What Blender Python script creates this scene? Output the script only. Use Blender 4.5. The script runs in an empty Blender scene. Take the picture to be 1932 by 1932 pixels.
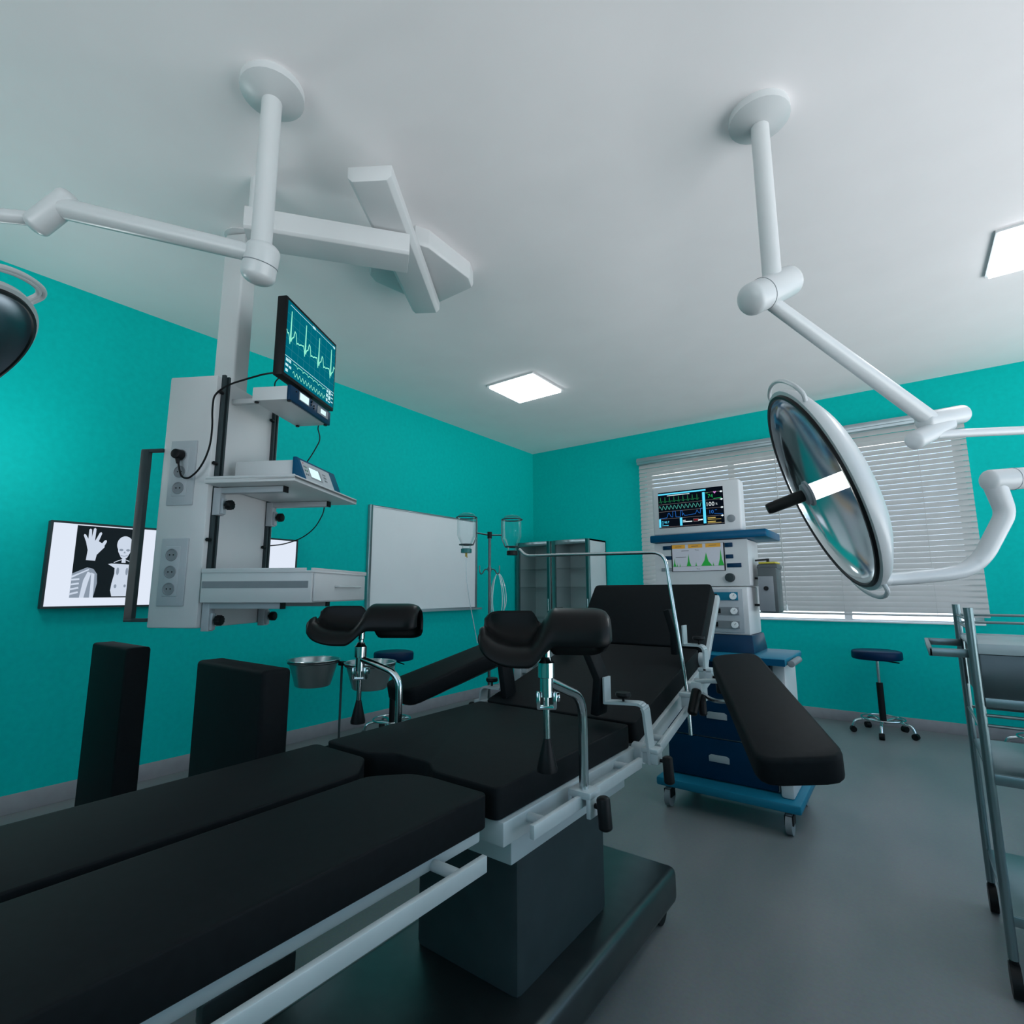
import bpy, bmesh, math, random
from mathutils import Vector, Matrix, noise
V = Vector
PI = math.pi
random.seed(7)
scene = bpy.context.scene
COL = scene.collection

# ------------------------------------------------------------------ materials
def mat(name, color, rough=.5, metal=0., var=.06, scale=14., spec=.5, bump=0., emit=None, est=0., coat=0.):
    m = bpy.data.materials.new(name); m.use_nodes = True
    nt = m.node_tree; b = nt.nodes['Principled BSDF']
    c = (*color, 1.)
    b.inputs['Roughness'].default_value = rough
    b.inputs['Metallic'].default_value = metal
    b.inputs['Specular IOR Level'].default_value = spec
    b.inputs['Coat Weight'].default_value = coat
    tc = nt.nodes.new('ShaderNodeTexCoord'); n = nt.nodes.new('ShaderNodeTexNoise')
    n.inputs['Scale'].default_value = scale; n.inputs['Detail'].default_value = 4
    nt.links.new(tc.outputs['Object'], n.inputs['Vector'])
    r = nt.nodes.new('ShaderNodeValToRGB')
    r.color_ramp.elements[0].position = .3; r.color_ramp.elements[1].position = .7
    r.color_ramp.elements[0].color = (*[x*(1-var) for x in color], 1)
    r.color_ramp.elements[1].color = (*[min(1, x*(1+var)) for x in color], 1)
    nt.links.new(n.outputs['Fac'], r.inputs['Fac']); nt.links.new(r.outputs['Color'], b.inputs['Base Color'])
    if bump:
        bp = nt.nodes.new('ShaderNodeBump'); bp.inputs['Strength'].default_value = bump
        nt.links.new(n.outputs['Fac'], bp.inputs['Height']); nt.links.new(bp.outputs['Normal'], b.inputs['Normal'])
    if emit:
        b.inputs['Emission Color'].default_value = (*emit, 1); b.inputs['Emission Strength'].default_value = est
    return m

def glow(name, color, strength):
    m = bpy.data.materials.new(name); m.use_nodes = True
    nt = m.node_tree; nt.nodes.remove(nt.nodes['Principled BSDF'])
    e = nt.nodes.new('ShaderNodeEmission'); e.inputs['Color'].default_value = (*color, 1)
    e.inputs['Strength'].default_value = strength
    nt.links.new(e.outputs[0], nt.nodes['Material Output'].inputs[0])
    return m

def clear(name, tint=(.92, .97, .97), gloss=.5):
    m = bpy.data.materials.new(name); m.use_nodes = True
    nt = m.node_tree; nt.nodes.remove(nt.nodes['Principled BSDF'])
    t = nt.nodes.new('ShaderNodeBsdfTransparent'); t.inputs['Color'].default_value = (*tint, 1)
    g = nt.nodes.new('ShaderNodeBsdfGlossy'); g.inputs['Roughness'].default_value = .03
    lw = nt.nodes.new('ShaderNodeLayerWeight'); lw.inputs['Blend'].default_value = gloss
    mx = nt.nodes.new('ShaderNodeMixShader')
    ml = nt.nodes.new('ShaderNodeMath'); ml.operation = 'MULTIPLY'; ml.inputs[1].default_value = .4
    nt.links.new(lw.outputs['Fresnel'], ml.inputs[0]); nt.links.new(ml.outputs[0], mx.inputs[0]); nt.links.new(t.outputs[0], mx.inputs[1]); nt.links.new(g.outputs[0], mx.inputs[2])
    nt.links.new(mx.outputs[0], nt.nodes['Material Output'].inputs[0])
    return m

M = {}
M['teal'] = mat('teal_wall_paint', (.0, .50, .465), .6, var=.05, scale=30, spec=.08)
M['ceiling'] = mat('ceiling_paint', (.93, .88, .885), .9, var=.015, scale=3, spec=.1)
M['white'] = mat('white_enamel', (.60, .605, .615), .38, var=.02, scale=5)
M['offwhite'] = mat('satin_white_lacquer', (.58, .59, .60), .3, var=.02, scale=5)
M['pale'] = mat('pale_grey_plastic', (.40, .43, .46), .45, var=.03)
M['grey'] = mat('mid_grey_plastic', (.21, .23, .25), .45, var=.05)
M['dark'] = mat('dark_grey_metal', (.035, .05, .055), .6, metal=0., var=.08, spec=.2)
M['black'] = mat('black_plastic', (.006, .007, .008), .45, var=.1, spec=.18)
M['leather'] = mat('black_upholstery', (.0065, .0085, .010), .6, var=.12, scale=60, spec=.08, bump=.02)
M['gloss'] = mat('glossy_black_rubber', (.0045, .0055, .006), .36, var=.1, spec=.16)
M['steel'] = mat('brushed_steel', (.62, .66, .67), .22, metal=1., var=.05, scale=40)
M['chrome'] = mat('chrome', (.60, .66, .67), .17, metal=1., var=.02)
M['bowl'] = mat('stainless_bowl', (.42, .45, .46), .28, metal=1., var=.05)
M['darksteel'] = mat('dark_stand_steel', (.09, .11, .115), .35, metal=.9, var=.08)
M['trolleysteel'] = mat('trolley_steel', (.20, .27, .28), .32, metal=.85, var=.05)
M['paintsteel'] = mat('pale_painted_steel', (.44, .50, .52), .4, metal=.1, var=.04)
M['blue'] = mat('blue_lacquer', (.0, .075, .165), .32, spec=.15, var=.05)
M['navy'] = mat('dark_blue_lacquer', (.0, .03, .078), .35, spec=.15, var=.05)
M['seatblue'] = mat('blue_vinyl', (.0, .017, .058), .4, spec=.15, var=.08)
M['sky'] = mat('light_blue_lacquer', (.01, .17, .27), .35, spec=.15, var=.04)
M['floor'] = None
M['board'] = mat('whiteboard_enamel', (.82, .84, .86), .25, var=.015, scale=3)
M['aluminium'] = mat('anodised_aluminium', (.40, .46, .49), .35, metal=.7, var=.04)
M['baseboard'] = mat('grey_vinyl_skirting', (.30, .29, .31), .5, var=.06)
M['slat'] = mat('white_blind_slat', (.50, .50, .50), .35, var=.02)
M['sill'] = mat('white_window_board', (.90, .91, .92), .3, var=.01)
M['mirror'] = mat('polished_reflector', (.66, .72, .74), .15, metal=1., var=.02)
M['tubing'] = mat('milky_tubing', (.42, .60, .61), .15, var=.05, spec=.8)
M['mirrordark'] = mat('darkened_reflector', (.22, .26, .30), .38, metal=1., var=.05)  # darker copy of the mirror, its tint stands in for a dark reflection
M['canister'] = mat('dark_canister', (.085, .10, .105), .45, spec=.2)
M['yellow'] = mat('yellow_plastic', (.50, .42, .03), .45)
M['amber'] = mat('amber_rubber', (.45, .30, .03), .45)
M['glass'] = clear('clear_glass', (.96, .985, .985), .35)
M['bottleglass'] = clear('bottle_glass', (.94, .975, .98), .25)
M['cabglass'] = clear('cabinet_glass', (.88, .93, .93), .2)
M['panelglow'] = glow('panel_diffuser', (.90, .96, 1.0), 8)
M['lampglow'] = glow('lamp_bulb', (.90, .95, 1.0), 3.0)
M['viewer'] = glow('viewer_panel', (.76, .83, .95), .93)
M['lcd'] = glow('white_lcd', (.62, .86, .92), 1.15)
M['film'] = mat('film_dark', (.006, .008, .010), .6, var=.3, scale=4, spec=.08, emit=(.02, .035, .045), est=.25)
M['bone'] = glow('film_bone', (.60, .68, .80), .95)
M['bonegrey'] = glow('film_soft_tissue', (.26, .32, .40), .9)
M['ecgbase'] = glow('teal_screen', (.0, .135, .19), .95)
M['ecgline'] = glow('mint_trace', (.30, .92, .66), 1.0)
M['ecggrid'] = glow('screen_grid', (.05, .30, .36), .8)
M['ecgwhite'] = glow('screen_white', (.55, .88, .92), .9)
M['scrblack'] = glow('black_screen', (.002, .004, .008), 1)
M['cyan'] = glow('cyan_bar', (.10, .66, .95), 1.05)
M['green'] = glow('green_trace', (.02, .55, .14), .8)
M['greendark'] = glow('dark_green_trace', (.02, .24, .09), .8)
M['aqua'] = glow('aqua_trace', (.10, .50, .42), .8)
M['royal'] = glow('blue_trace', (.02, .17, .62), .9)
M['scrwhite'] = glow('white_text', (.75, .85, .88), .95)
M['pink'] = glow('pink_icon', (.75, .30, .75), .9)
M['gold'] = glow('gold_text', (.55, .42, .12), .9)
M['redicon'] = glow('red_icon', (.35, .02, .03), .9)
M['rose'] = glow('pale_rule', (.42, .36, .36), .6)
M['orange'] = mat('orange_header', (.50, .25, .02), .5, emit=(.55, .27, .02), est=.25)
M['scrgrey'] = mat('pale_screen', (.42, .43, .48), .4, var=.02, emit=(.45, .47, .54), est=.18)
M['graphgreen'] = mat('green_graph', (.01, .25, .03), .5, emit=(.0, .28, .02), est=.3)
M['ink'] = mat('dark_ink', (.06, .065, .07), .6)

def floor_mat():
    m = bpy.data.materials.new('streaked_vinyl_floor'); m.use_nodes = True
    nt = m.node_tree; b = nt.nodes['Principled BSDF']
    tc = nt.nodes.new('ShaderNodeTexCoord'); mp = nt.nodes.new('ShaderNodeMapping')
    mp.inputs['Scale'].default_value = (1.3, .5, 1); mp.inputs['Rotation'].default_value = (0, 0, 1.1)
    n = nt.nodes.new('ShaderNodeTexNoise'); n.inputs['Scale'].default_value = 2.2; n.inputs['Detail'].default_value = 7
    n2 = nt.nodes.new('ShaderNodeTexNoise'); n2.inputs['Scale'].default_value = 90
    r = nt.nodes.new('ShaderNodeValToRGB')
    r.color_ramp.elements[0].position = .32; r.color_ramp.elements[1].position = .68
    r.color_ramp.elements[0].color = (.155, .175, .182, 1); r.color_ramp.elements[1].color = (.22, .22, .226, 1)
    nt.links.new(tc.outputs['Object'], mp.inputs[0]); nt.links.new(mp.outputs[0], n.inputs['Vector'])
    nt.links.new(tc.outputs['Object'], n2.inputs['Vector'])
    nt.links.new(n.outputs['Fac'], r.inputs['Fac'])
    mx = nt.nodes.new('ShaderNodeMix'); mx.data_type = 'RGBA'; mx.blend_type = 'OVERLAY'; mx.inputs[0].default_value = .15
    nt.links.new(r.outputs[0], mx.inputs[6]); nt.links.new(n2.outputs['Color'], mx.inputs[7])
    nt.links.new(mx.outputs[2], b.inputs['Base Color']); b.inputs['Roughness'].default_value = .38
    b.inputs['Specular IOR Level'].default_value = .35
    return m
M['floor'] = floor_mat()

# ------------------------------------------------------------------ geometry
WM = {}                      # world matrix of each object's coordinate frame
def frame_of(o):
    while o is not None and o.name not in WM: o = o.parent
    return WM[o.name] if o is not None else Matrix.Identity(4)

def smooth_path(pts, r=.04, n=6, closed=False):
    pts = [V(p) for p in pts]; out = []
    L = len(pts)
    for i, p in enumerate(pts):
        if not closed and i in (0, L-1): out.append(p); continue
        a, b = pts[i-1], pts[(i+1) % L]
        da, db = (a-p), (b-p); la, lb = da.length, db.length
        k = min(r, la*.49, lb*.49)
        s, e = p+da.normalized()*k, p+db.normalized()*k
        for j in range(n+1):
            t = j/n; out.append(s*(1-t)**2 + p*2*t*(1-t) + e*t*t)
    return out

def perp(d):
    d = d.normalized(); a = V((0, 0, 1)) if abs(d.z) < .9 else V((1, 0, 0))
    x = a.cross(d).normalized(); return x, d.cross(x)

class MB:
    def __init__(s): s.v = []; s.f = []; s.T = Matrix.Identity(4)
    def add(s, vs, fs):
        o = len(s.v); s.v += [s.T @ V(p) for p in vs]; s.f += [tuple(i+o for i in f) for f in fs]; return s
    def box(s, x0, x1, y0, y1, z0, z1):
        return s.add([(x0,y0,z0),(x1,y0,z0),(x1,y1,z0),(x0,y1,z0),(x0,y0,z1),(x1,y0,z1),(x1,y1,z1),(x0,y1,z1)],
                     [(3,2,1,0),(4,5,6,7),(0,1,5,4),(1,2,6,5),(2,3,7,6),(3,0,4,7)])
    def bar(s, p, q, w, h, up=(0,0,1)):
        p, q = V(p), V(q); d = (q-p).normalized(); up = V(up)
        x = d.cross(up)
        if x.length < 1e-3: x = d.cross(V((0,1,0)))
        x.normalize(); u = x.cross(d)
        vs = [c + x*(sx*w/2) + u*(su*h/2) for c in (p, q) for sx, su in ((-1,-1),(1,-1),(1,1),(-1,1))]
        return s.add(vs, [(0,1,2,3),(7,6,5,4),(0,4,5,1),(1,5,6,2),(2,6,7,3),(3,7,4,0)])
    def prism(s, poly, z0, z1):
        n = len(poly); vs = [(x, y, z0) for x, y in poly] + [(x, y, z1) for x, y in poly]
        return s.add(vs, [tuple(range(n))[::-1], tuple(range(n, 2*n))] + [(i, (i+1) % n, n+(i+1) % n, n+i) for i in range(n)])
    def loft(s, rings, closed=True, caps=True):
        n = len(rings[0]); vs = [p for r in rings for p in r]; fs = []
        for k in range(len(rings)-1):
            for i in range(n if closed else n-1):
                j = (i+1) % n; fs.append((k*n+i, k*n+j, (k+1)*n+j, (k+1)*n+i))
        if caps: fs += [tuple(range(n))[::-1], tuple((len(rings)-1)*n+i for i in range(n))]
        return s.add(vs, fs)
    def tube(s, path, r, n=12, caps=True, rs=None):
        path = [V(p) for p in path]; L = len(path); rings = []
        t = (path[1]-path[0]).normalized(); x, y = perp(t)
        for i, p in enumerate(path):
            d = (path[min(i+1, L-1)]-path[max(i-1, 0)]).normalized()
            q = t.rotation_difference(d); x = q @ x; y = q @ y; t = d
            rr = rs[i] if rs else r
            rings.append([p + x*math.cos(2*PI*k/n)*rr + y*math.sin(2*PI*k/n)*rr for k in range(n)])
        return s.loft(rings, True, caps)
    def ring(s, c, d, R, r, n=40, m=10):
        c = V(c); x, y = perp(V(d)); d = V(d).normalized(); vs = []; fs = []
        for i in range(n):
            a = 2*PI*i/n; e = x*math.cos(a)+y*math.sin(a)
            for k in range(m):
                b = 2*PI*k/m; vs.append(c + e*(R+r*math.cos(b)) + d*r*math.sin(b))
        for i in range(n):
            for k in range(m):
                fs.append((i*m+k, ((i+1) % n)*m+k, ((i+1) % n)*m+(k+1) % m, i*m+(k+1) % m))
        return s.add(vs, fs)
    def lathe(s, prof, c=(0,0,0), d=(0,0,1), n=32, caps=False):
        c = V(c); d = V(d).normalized(); x, y = perp(d); rings = []
        for r, z in prof:
            r = max(r, 1e-4); rings.append([c + d*z + x*math.cos(2*PI*k/n)*r + y*math.sin(2*PI*k/n)*r for k in range(n)])
        return s.loft(rings, True, caps)
    def cyl(s, p, q, r, r2=None, n=20):
        p, q = V(p), V(q); L = (q-p).length
        return s.lathe([(r, 0), (r if r2 is None else r2, L)], p, q-p, n, True)
    def capsule(s, p, q, r, n=20, k=6):
        p, q = V(p), V(q); L = (q-p).length; pr = []
        for i in range(k+1): a = PI/2*i/k; pr.append((r*math.sin(a), -r*math.cos(a)*.6))
        for i in range(k+1): a = PI/2*i/k; pr.append((r*math.cos(a), L+r*math.sin(a)*.6))
        return s.lathe(pr, p, q-p, n, True)
    def flat(s, pts, o, ux, uy):
        o, ux, uy = V(o), V(ux), V(uy); n = len(pts)
        return s.add([o+ux*a+uy*b for a, b in pts], [tuple(range(n))])
    def ribbon(s, pts, w, o, ux, uy):
        o, ux, uy = V(o), V(ux), V(uy); P = [V((a, b)) for a, b in pts]
        for a, b in zip(P[:-1], P[1:]):
            d = (b-a)
            if d.length < 1e-6: continue
            d.normalize(); nn = V((-d.y, d.x))*w/2; e = d*w*.3
            s.flat([tuple(a-e-nn), tuple(b+e-nn), tuple(b+e+nn), tuple(a-e+nn)], o, ux, uy)
        return s
    def rect(s, a0, a1, b0, b1, o, ux, uy): return s.flat([(a0,b0),(a1,b0),(a1,b1),(a0,b1)], o, ux, uy)
    def text(s, txt, size, a, b, o, ux, uy):
        c = bpy.data.curves.new('t', 'FONT'); c.body = txt; c.size = size; c.resolution_u = 3
        ob = bpy.data.objects.new('t', c); COL.objects.link(ob); bpy.context.view_layer.update()
        me = bpy.data.meshes.new_from_object(ob.evaluated_get(bpy.context.evaluated_depsgraph_get()))
        o, ux, uy = V(o), V(ux), V(uy)
        s.add([o+ux*(a+v.co.x)+uy*(b+v.co.y) for v in me.vertices], [tuple(p.vertices) for p in me.polygons])
        bpy.data.objects.remove(ob); bpy.data.curves.remove(c); bpy.data.meshes.remove(me)
        return s
    def build(s, name, m, parent=None, bevel=0., seg=2, world=True, sharp=35, solid=0., sub=0):
        me = bpy.data.meshes.new(name)
        T = frame_of(parent).inverted() if (parent is not None and world) else Matrix.Identity(4)
        me.from_pydata([T @ p for p in s.v], [], s.f)
        bm = bmesh.new(); bm.from_mesh(me)
        bmesh.ops.remove_doubles(bm, verts=bm.verts, dist=1e-5)
        bmesh.ops.recalc_face_normals(bm, faces=bm.faces)
        if bevel:
            ed = [e for e in bm.edges if len(e.link_faces) == 2 and e.calc_face_angle(0) > .45]
            bmesh.ops.bevel(bm, geom=ed, offset=bevel, segments=seg, affect='EDGES', profile=.5, clamp_overlap=True)
        bm.to_mesh(me); bm.free()
        for p in me.polygons: p.use_smooth = True
        me.set_sharp_from_angle(angle=math.radians(sharp))
        me.materials.append(m)
        o = bpy.data.objects.new(name, me); COL.objects.link(o)
        if parent is not None: o.parent = parent
        if solid:
            md = o.modifiers.new('thickness', 'SOLIDIFY'); md.thickness = solid; md.offset = 0
        if sub:
            md = o.modifiers.new('round', 'SUBSURF'); md.levels = sub; md.render_levels = sub
        return o

def tag(o, label, cat, group=None):
    o['label'] = label; o['category'] = cat
    if group: o['group'] = group
    return o
def thing(name, label, cat, loc=(0,0,0), rotz=0., group=None):
    o = bpy.data.objects.new(name, None); COL.objects.link(o); o.empty_display_size = .1
    o.location = loc; o.rotation_euler = (0, 0, rotz)
    WM[o.name] = Matrix.Translation(V(loc)) @ Matrix.Rotation(rotz, 4, 'Z')
    return tag(o, label, cat, group)
def single(mb, name, m, label, cat, loc, group=None, **k):
    """a thing that is one mesh, with its origin at loc"""
    mb.v = [p-V(loc) for p in mb.v]
    o = mb.build(name, m, None, **k); o.location = loc
    WM[o.name] = Matrix.Translation(V(loc))
    return tag(o, label, cat, group)
def struct(mb, name, m, parent=None, **k):
    o = mb.build(name, m, parent, **k)
    if parent is None: o['kind'] = 'structure'; WM[o.name] = Matrix.Identity(4)
    return o
def copy_tree(o, parent=None):
    c = o.copy(); COL.objects.link(c)
    if parent is not None: c.parent = parent
    for ch in list(o.children): copy_tree(ch, c)
    return c

# ------------------------------------------------------------------ camera
RT = V((.80247, .59668, -.002543)); FW = V((-.58991, .79335, .14983))
yaw, pit, rol = .639285, .1504, -.0025718
f0 = V((-math.sin(yaw)*math.cos(pit), math.cos(yaw)*math.cos(pit), math.sin(pit)))
rt = V((math.cos(yaw), math.sin(yaw), 0)); up = rt.cross(f0)
rt2 = rt*math.cos(rol)+up*math.sin(rol); up2 = up*math.cos(rol)-rt*math.sin(rol)
cam = bpy.data.objects.new('camera', bpy.data.cameras.new('camera')); COL.objects.link(cam)
cam.matrix_world = Matrix(((rt2.x, up2.x, -f0.x, 3.908), (rt2.y, up2.y, -f0.y, 0), (rt2.z, up2.z, -f0.z, 1.155), (0,0,0,1)))
cam.data.sensor_width = 36; cam.data.lens = 988.274/1932*36; cam.data.clip_start = .02
scene.camera = cam

# ------------------------------------------------------------------ room
X1, Y0, Y1, H = 5.98, -2.6, 5.732, 3.0
struct(MB().box(-.15, X1+.15, Y0-.15, Y1+.15, -.1, 0), 'floor', M['floor'])
struct(MB().box(-.15, X1+.15, Y0-.15, Y1+.15, H, H+.1), 'ceiling', M['ceiling'])
struct(MB().box(-.15, 0, Y0-.15, Y1+.15, 0, H), 'wall_left', M['teal'])
RY0, RY1, RZ0, RZ1 = .2, 5.5, .35, 2.92
struct(MB().box(X1, X1+.15, Y0-.15, RY0, 0, H).box(X1, X1+.15, RY1, Y1+.15, 0, H).box(X1, X1+.15, RY0, RY1, 0, RZ0).box(X1, X1+.15, RY0, RY1, RZ1, H), 'wall_right', M['teal'])
WX0, WX1, WZ0, WZ1 = 1.58, 4.40, .885, 2.56
struct(MB().box(0, WX0, Y1, Y1+.15, 0, H).box(WX1, X1, Y1, Y1+.15, 0, H).box(WX0, WX1, Y1, Y1+.15, 0, WZ0).box(WX0, WX1, Y1, Y1+.15, WZ1, H), 'wall_back', M['teal'])
FX0, FX1, FZ0, FZ1 = 1.6, 5.5, 1.0, 2.9
struct(MB().box(0, FX0, Y0-.15, Y0, 0, H).box(FX1, X1, Y0-.15, Y0, 0, H).box(FX0, FX1, Y0-.15, Y0, 0, FZ0).box(FX0, FX1, Y0-.15, Y0, FZ1, H), 'wall_front', M['teal'])
struct(MB().box(0, .012, Y0, Y1, 0, .098), 'baseboard_left', M['baseboard'], bevel=.003)
struct(MB().box(.012, X1, Y1-.012, Y1, 0, .09), 'baseboard_back', M['baseboard'], bevel=.003)
struct(MB().box(X1-.012, X1, Y0, Y1-.012, 0, .09), 'baseboard_right', M['baseboard'], bevel=.003)
def window(name, x0, x1, z0, z1, yc, n, T=None):
    mb = MB(); t = .06
    if T is not None: mb.T = T
    mb.box(x0, x1, yc-.03, yc+.03, z0, z0+t).box(x0, x1, yc-.03, yc+.03, z1-t, z1)
    for i in range(n+1):
        x = x0+(x1-x0)*i/n; a, b = (x, x+t) if i == 0 else ((x-t, x) if i == n else (x-t/2, x+t/2))
        mb.box(a, b, yc-.03, yc+.03, z0+t, z1-t)
    o = struct(mb, name, M['white'])
    g = MB()
    if T is not None: g.T = T
    g.box(x0+t*.6, x1-t*.6, yc-.004, yc+.004, z0+t*.6, z1-t*.6).build('window_pane', M['glass'], o)
    return o
w1 = window('window_1', WX0, WX1, WZ0-.05, WZ1, Y1+.1, 3)
MB().box(WX0, WX1, Y1-.012, Y1+.07, .872, .886).build('window_sill', M['sill'], w1, bevel=.003)
w2 = window('added_window_front', FX0, FX1, FZ0, FZ1, Y0-.1, 4)  # added window, unseen, lets in fill light for ceiling and walls
w3 = window('added_window_right', RY0, RY1, RZ0, RZ1, -(X1+.1), 6, Matrix.Rotation(PI/2, 4, 'Z'))  # added opening out of view, fills the room from the right

# ------------------------------------------------------------------ blind
bl = thing('venetian_blind', 'white horizontal slatted blind covering the wide window on the teal wall', 'blind', (2.98, 5.66, .94))
MB().box(1.53, 4.44, 5.625, 5.70, 2.60, 2.675).box(1.53, 4.44, 5.615, 5.625, 2.625, 2.66).build('headrail', M['aluminium'], bl, bevel=.004)
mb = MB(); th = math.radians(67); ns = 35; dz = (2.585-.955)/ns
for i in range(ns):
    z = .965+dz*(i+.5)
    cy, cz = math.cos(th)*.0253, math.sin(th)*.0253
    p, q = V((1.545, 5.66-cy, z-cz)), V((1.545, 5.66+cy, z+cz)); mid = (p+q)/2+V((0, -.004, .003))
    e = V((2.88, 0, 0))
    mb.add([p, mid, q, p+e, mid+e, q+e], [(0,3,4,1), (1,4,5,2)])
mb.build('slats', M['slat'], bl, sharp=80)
MB().box(1.545, 4.425, 5.645, 5.675, .937, .955).build('bottom_rail', M['slat'], bl, bevel=.003)
for x in (1.95, 2.75, 3.45, 4.1):
    MB().tube([(x, 5.632, .955), (x, 5.632, 2.6)], .0013, 6).tube([(x, 5.688, .955), (x, 5.688, 2.6)], .0013, 6).build('ladder_cord', M['slat'], bl)
cd = MB().tube([(2.985, 5.612, 1.02), (2.985, 5.612, 2.62)], .005, 8).build('pull_cord', M['slat'], bl)
MB().lathe([(.006, .05), (.012, 0), (.011, -.012), (.002, -.014)], (2.985, 5.612, .975), n=12, caps=True).build('cord_tassel', M['sill'], cd)

# ------------------------------------------------------------------ ceiling lights
def ceiling_light(x, y, label):
    o = thing('ceiling_light', label, 'ceiling light', (x, y, H-.02), 0, 'square ceiling panels')
    t = .016; h = .25
    fr = MB().box(x-h, x+h, y-h, y-h+t, H-.014, H).box(x-h, x+h, y+h-t, y+h, H-.014, H).box(x-h, x-h+t, y-h+t, y+h-t, H-.014, H).box(x+h-t, x+h, y-h+t, y+h-t, H-.014, H)
    fr.build('frame', M['offwhite'], o)
    MB().box(x-h+t, x+h-t, y-h+t, y+h-t, H-.030, H-.002).build('diffuser', M['panelglow'], o)
ceiling_light(1.285, 3.74, 'square glowing ceiling panel above the whiteboard corner, seen whole')
ceiling_light(4.70, 3.73, 'square glowing ceiling panel at the upper right, past the surgical lamp pole')

# ------------------------------------------------------------------ left wall items
# x-ray light box
xb = thing('xray_light_box', 'long glowing light box with thin dark frame on the teal wall behind the pendant', 'light box', (0, 1.565, 1.06))
y0, y1, z0, z1 = .803, 2.322, 1.066, 1.563
MB().box(0, .052, y0, y1, z0, z1).build('housing', M['dark'], xb, bevel=.004)
t = .012
MB().box(.048, .060, y0, y1, z0, z0+t).box(.048, .060, y0, y1, z1-t, z1).box(.048, .060, y0, y0+t, z0+t, z1-t).box(.048, .060, y1-t, y1, z0+t, z1-t).build('frame', M['dark'], xb)
MB().box(.050, .054, y0+t, y1-t, z0+t, z1-t).build('lit_panel', M['viewer'], xb)
# film: (a,b) in metres from the lower left corner, a along +y, b up
fo = V((.0555, .925, 1.125)); FWd, FHt = .305, .42
xf = thing('xray_film', 'dark film with hand, skull, shoulder and torso images clipped on the light box', 'x-ray film', (.055, 1.08, 1.125))
MB().box(.0542, .0552, .925, .925+FWd, 1.125, 1.125+FHt).build('sheet', M['film'], xf)
def fil(name, m, polys, lift=0., ribs=()):
    mb = MB()
    for p in polys: mb.flat([(a*FWd, b*FHt) for a, b in p], fo+V((lift, 0, 0)), (0,1,0), (0,0,1))
    for p, w in ribs: mb.ribbon([(a*FWd, b*FHt) for a, b in p], w, fo+V((lift, 0, 0)), (0,1,0), (0,0,1))
    return mb.build(name, m, xf)
def ell(cx, cy, rx, ry, n=24, a0=0, a1=2*PI): return [(cx+rx*math.cos(a0+(a1-a0)*i/n), cy+ry*math.sin(a0+(a1-a0)*i/n)) for i in range(n)]
def finger(x0, y0, x1, y1, w): # tapered round-ended shape in film units
    d = V((x1-x0, (y1-y0)*FHt/FWd)); d.normalize(); nx, ny = -d.y, d.x*FWd/FHt
    k = [(x0-nx*w, y0-ny*w), (x0+nx*w, y0+ny*w), (x1+nx*w*.7, y1+ny*w*.7), (x1+d.x*w*.7, y1+d.y*w*.7*FWd/FHt), (x1-nx*w*.7, y1-ny*w*.7)]
    return k[::-1]
fil('hand_image', M['bone'], [
    [(.185,.52),(.33,.515),(.345,.60),(.46,.715),(.44,.755),(.335,.80),(.17,.80),(.15,.79),(.195,.66)],
    finger(.175,.79,.125,.87,.027), finger(.215,.79,.205,.95,.030), finger(.262,.79,.275,.965,.030), finger(.315,.77,.375,.91,.030), finger(.40,.70,.465,.80,.034)], .0004)
fil('skull_image', M['bone'], [ell(.795, .765, .135, .125, 28),
    [(.675,.74),(.69,.66),(.745,.575),(.80,.555),(.85,.575),(.90,.66),(.918,.74)], [(.765,.56),(.83,.56),(.835,.50),(.765,.50)]], .0004,
    [([(.64,.50),(.70,.525),(.765,.545)], .004), ([(.83,.545),(.89,.525),(.95,.50)], .004)])
fil('skull_detail', M['bonegrey'], [ell(.74,.685,.035,.018,12), ell(.855,.685,.035,.018,12), [(.78,.64),(.82,.64),(.80,.67)]], .0008, [([(.74,.605),(.80,.595),(.855,.61)], .004)])
fil('shoulder_soft', M['bonegrey'], [[(.0,.0),(.36,.0),(.40,.20),(.385,.33),(.32,.40),(.22,.42),(.12,.38),(.0,.33)]], .0003)
fil('shoulder_image', M['bone'], [[(.145,.0),(.215,.0),(.25,.18),(.29,.34),(.235,.36),(.18,.24)], [(.30,.0),(.36,.0),(.345,.33),(.29,.35),(.30,.18)],
    [(.0,.30),(.12,.345),(.25,.40),(.25,.38),(.12,.325),(.0,.27)]], .0006, [([(.0,.05+.065*i),(.11,.075+.06*i)], .010) for i in range(4)])
fil('torso_image', M['bone'], [[(.655,.015),(.92,.015),(.945,.12),(.93,.26),(.935,.40),(.99,.485),(.95,.475),(.60,.485),(.545,.475),(.66,.42),(.665,.34),(.635,.20),(.625,.10)]], .0004)
for e_ in (ell(.715,.375,.025,.055,14), ell(.87,.375,.022,.055,14), ell(.70,.16,.022,.028,12), ell(.86,.165,.02,.022,12)): fil('organ_shadow', M['bonegrey'], [e_], .0008)

# whiteboard
wb = thing('whiteboard', 'large white writing board with thin grey frame on the teal wall', 'whiteboard', (0, 3.79, .96))
MB().box(.004, .026, 3.05, 4.535, .985, 1.935).build('board_surface', M['board'], wb)
t = .016
MB().box(0, .034, 3.035, 3.05+t, .97, 1.95).box(0, .034, 4.535-t, 4.55, .97, 1.95).box(0, .034, 3.05+t, 4.535-t, .97, .97+t).box(0, .034, 3.05+t, 4.535-t, 1.95-t, 1.95).build('frame', M['aluminium'], wb, bevel=.002)
MB().box(.0, .075, 3.25, 4.585, .958, .968).box(.068, .075, 3.25, 4.585, .968, .978).build('pen_tray', M['aluminium'], wb)

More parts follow.
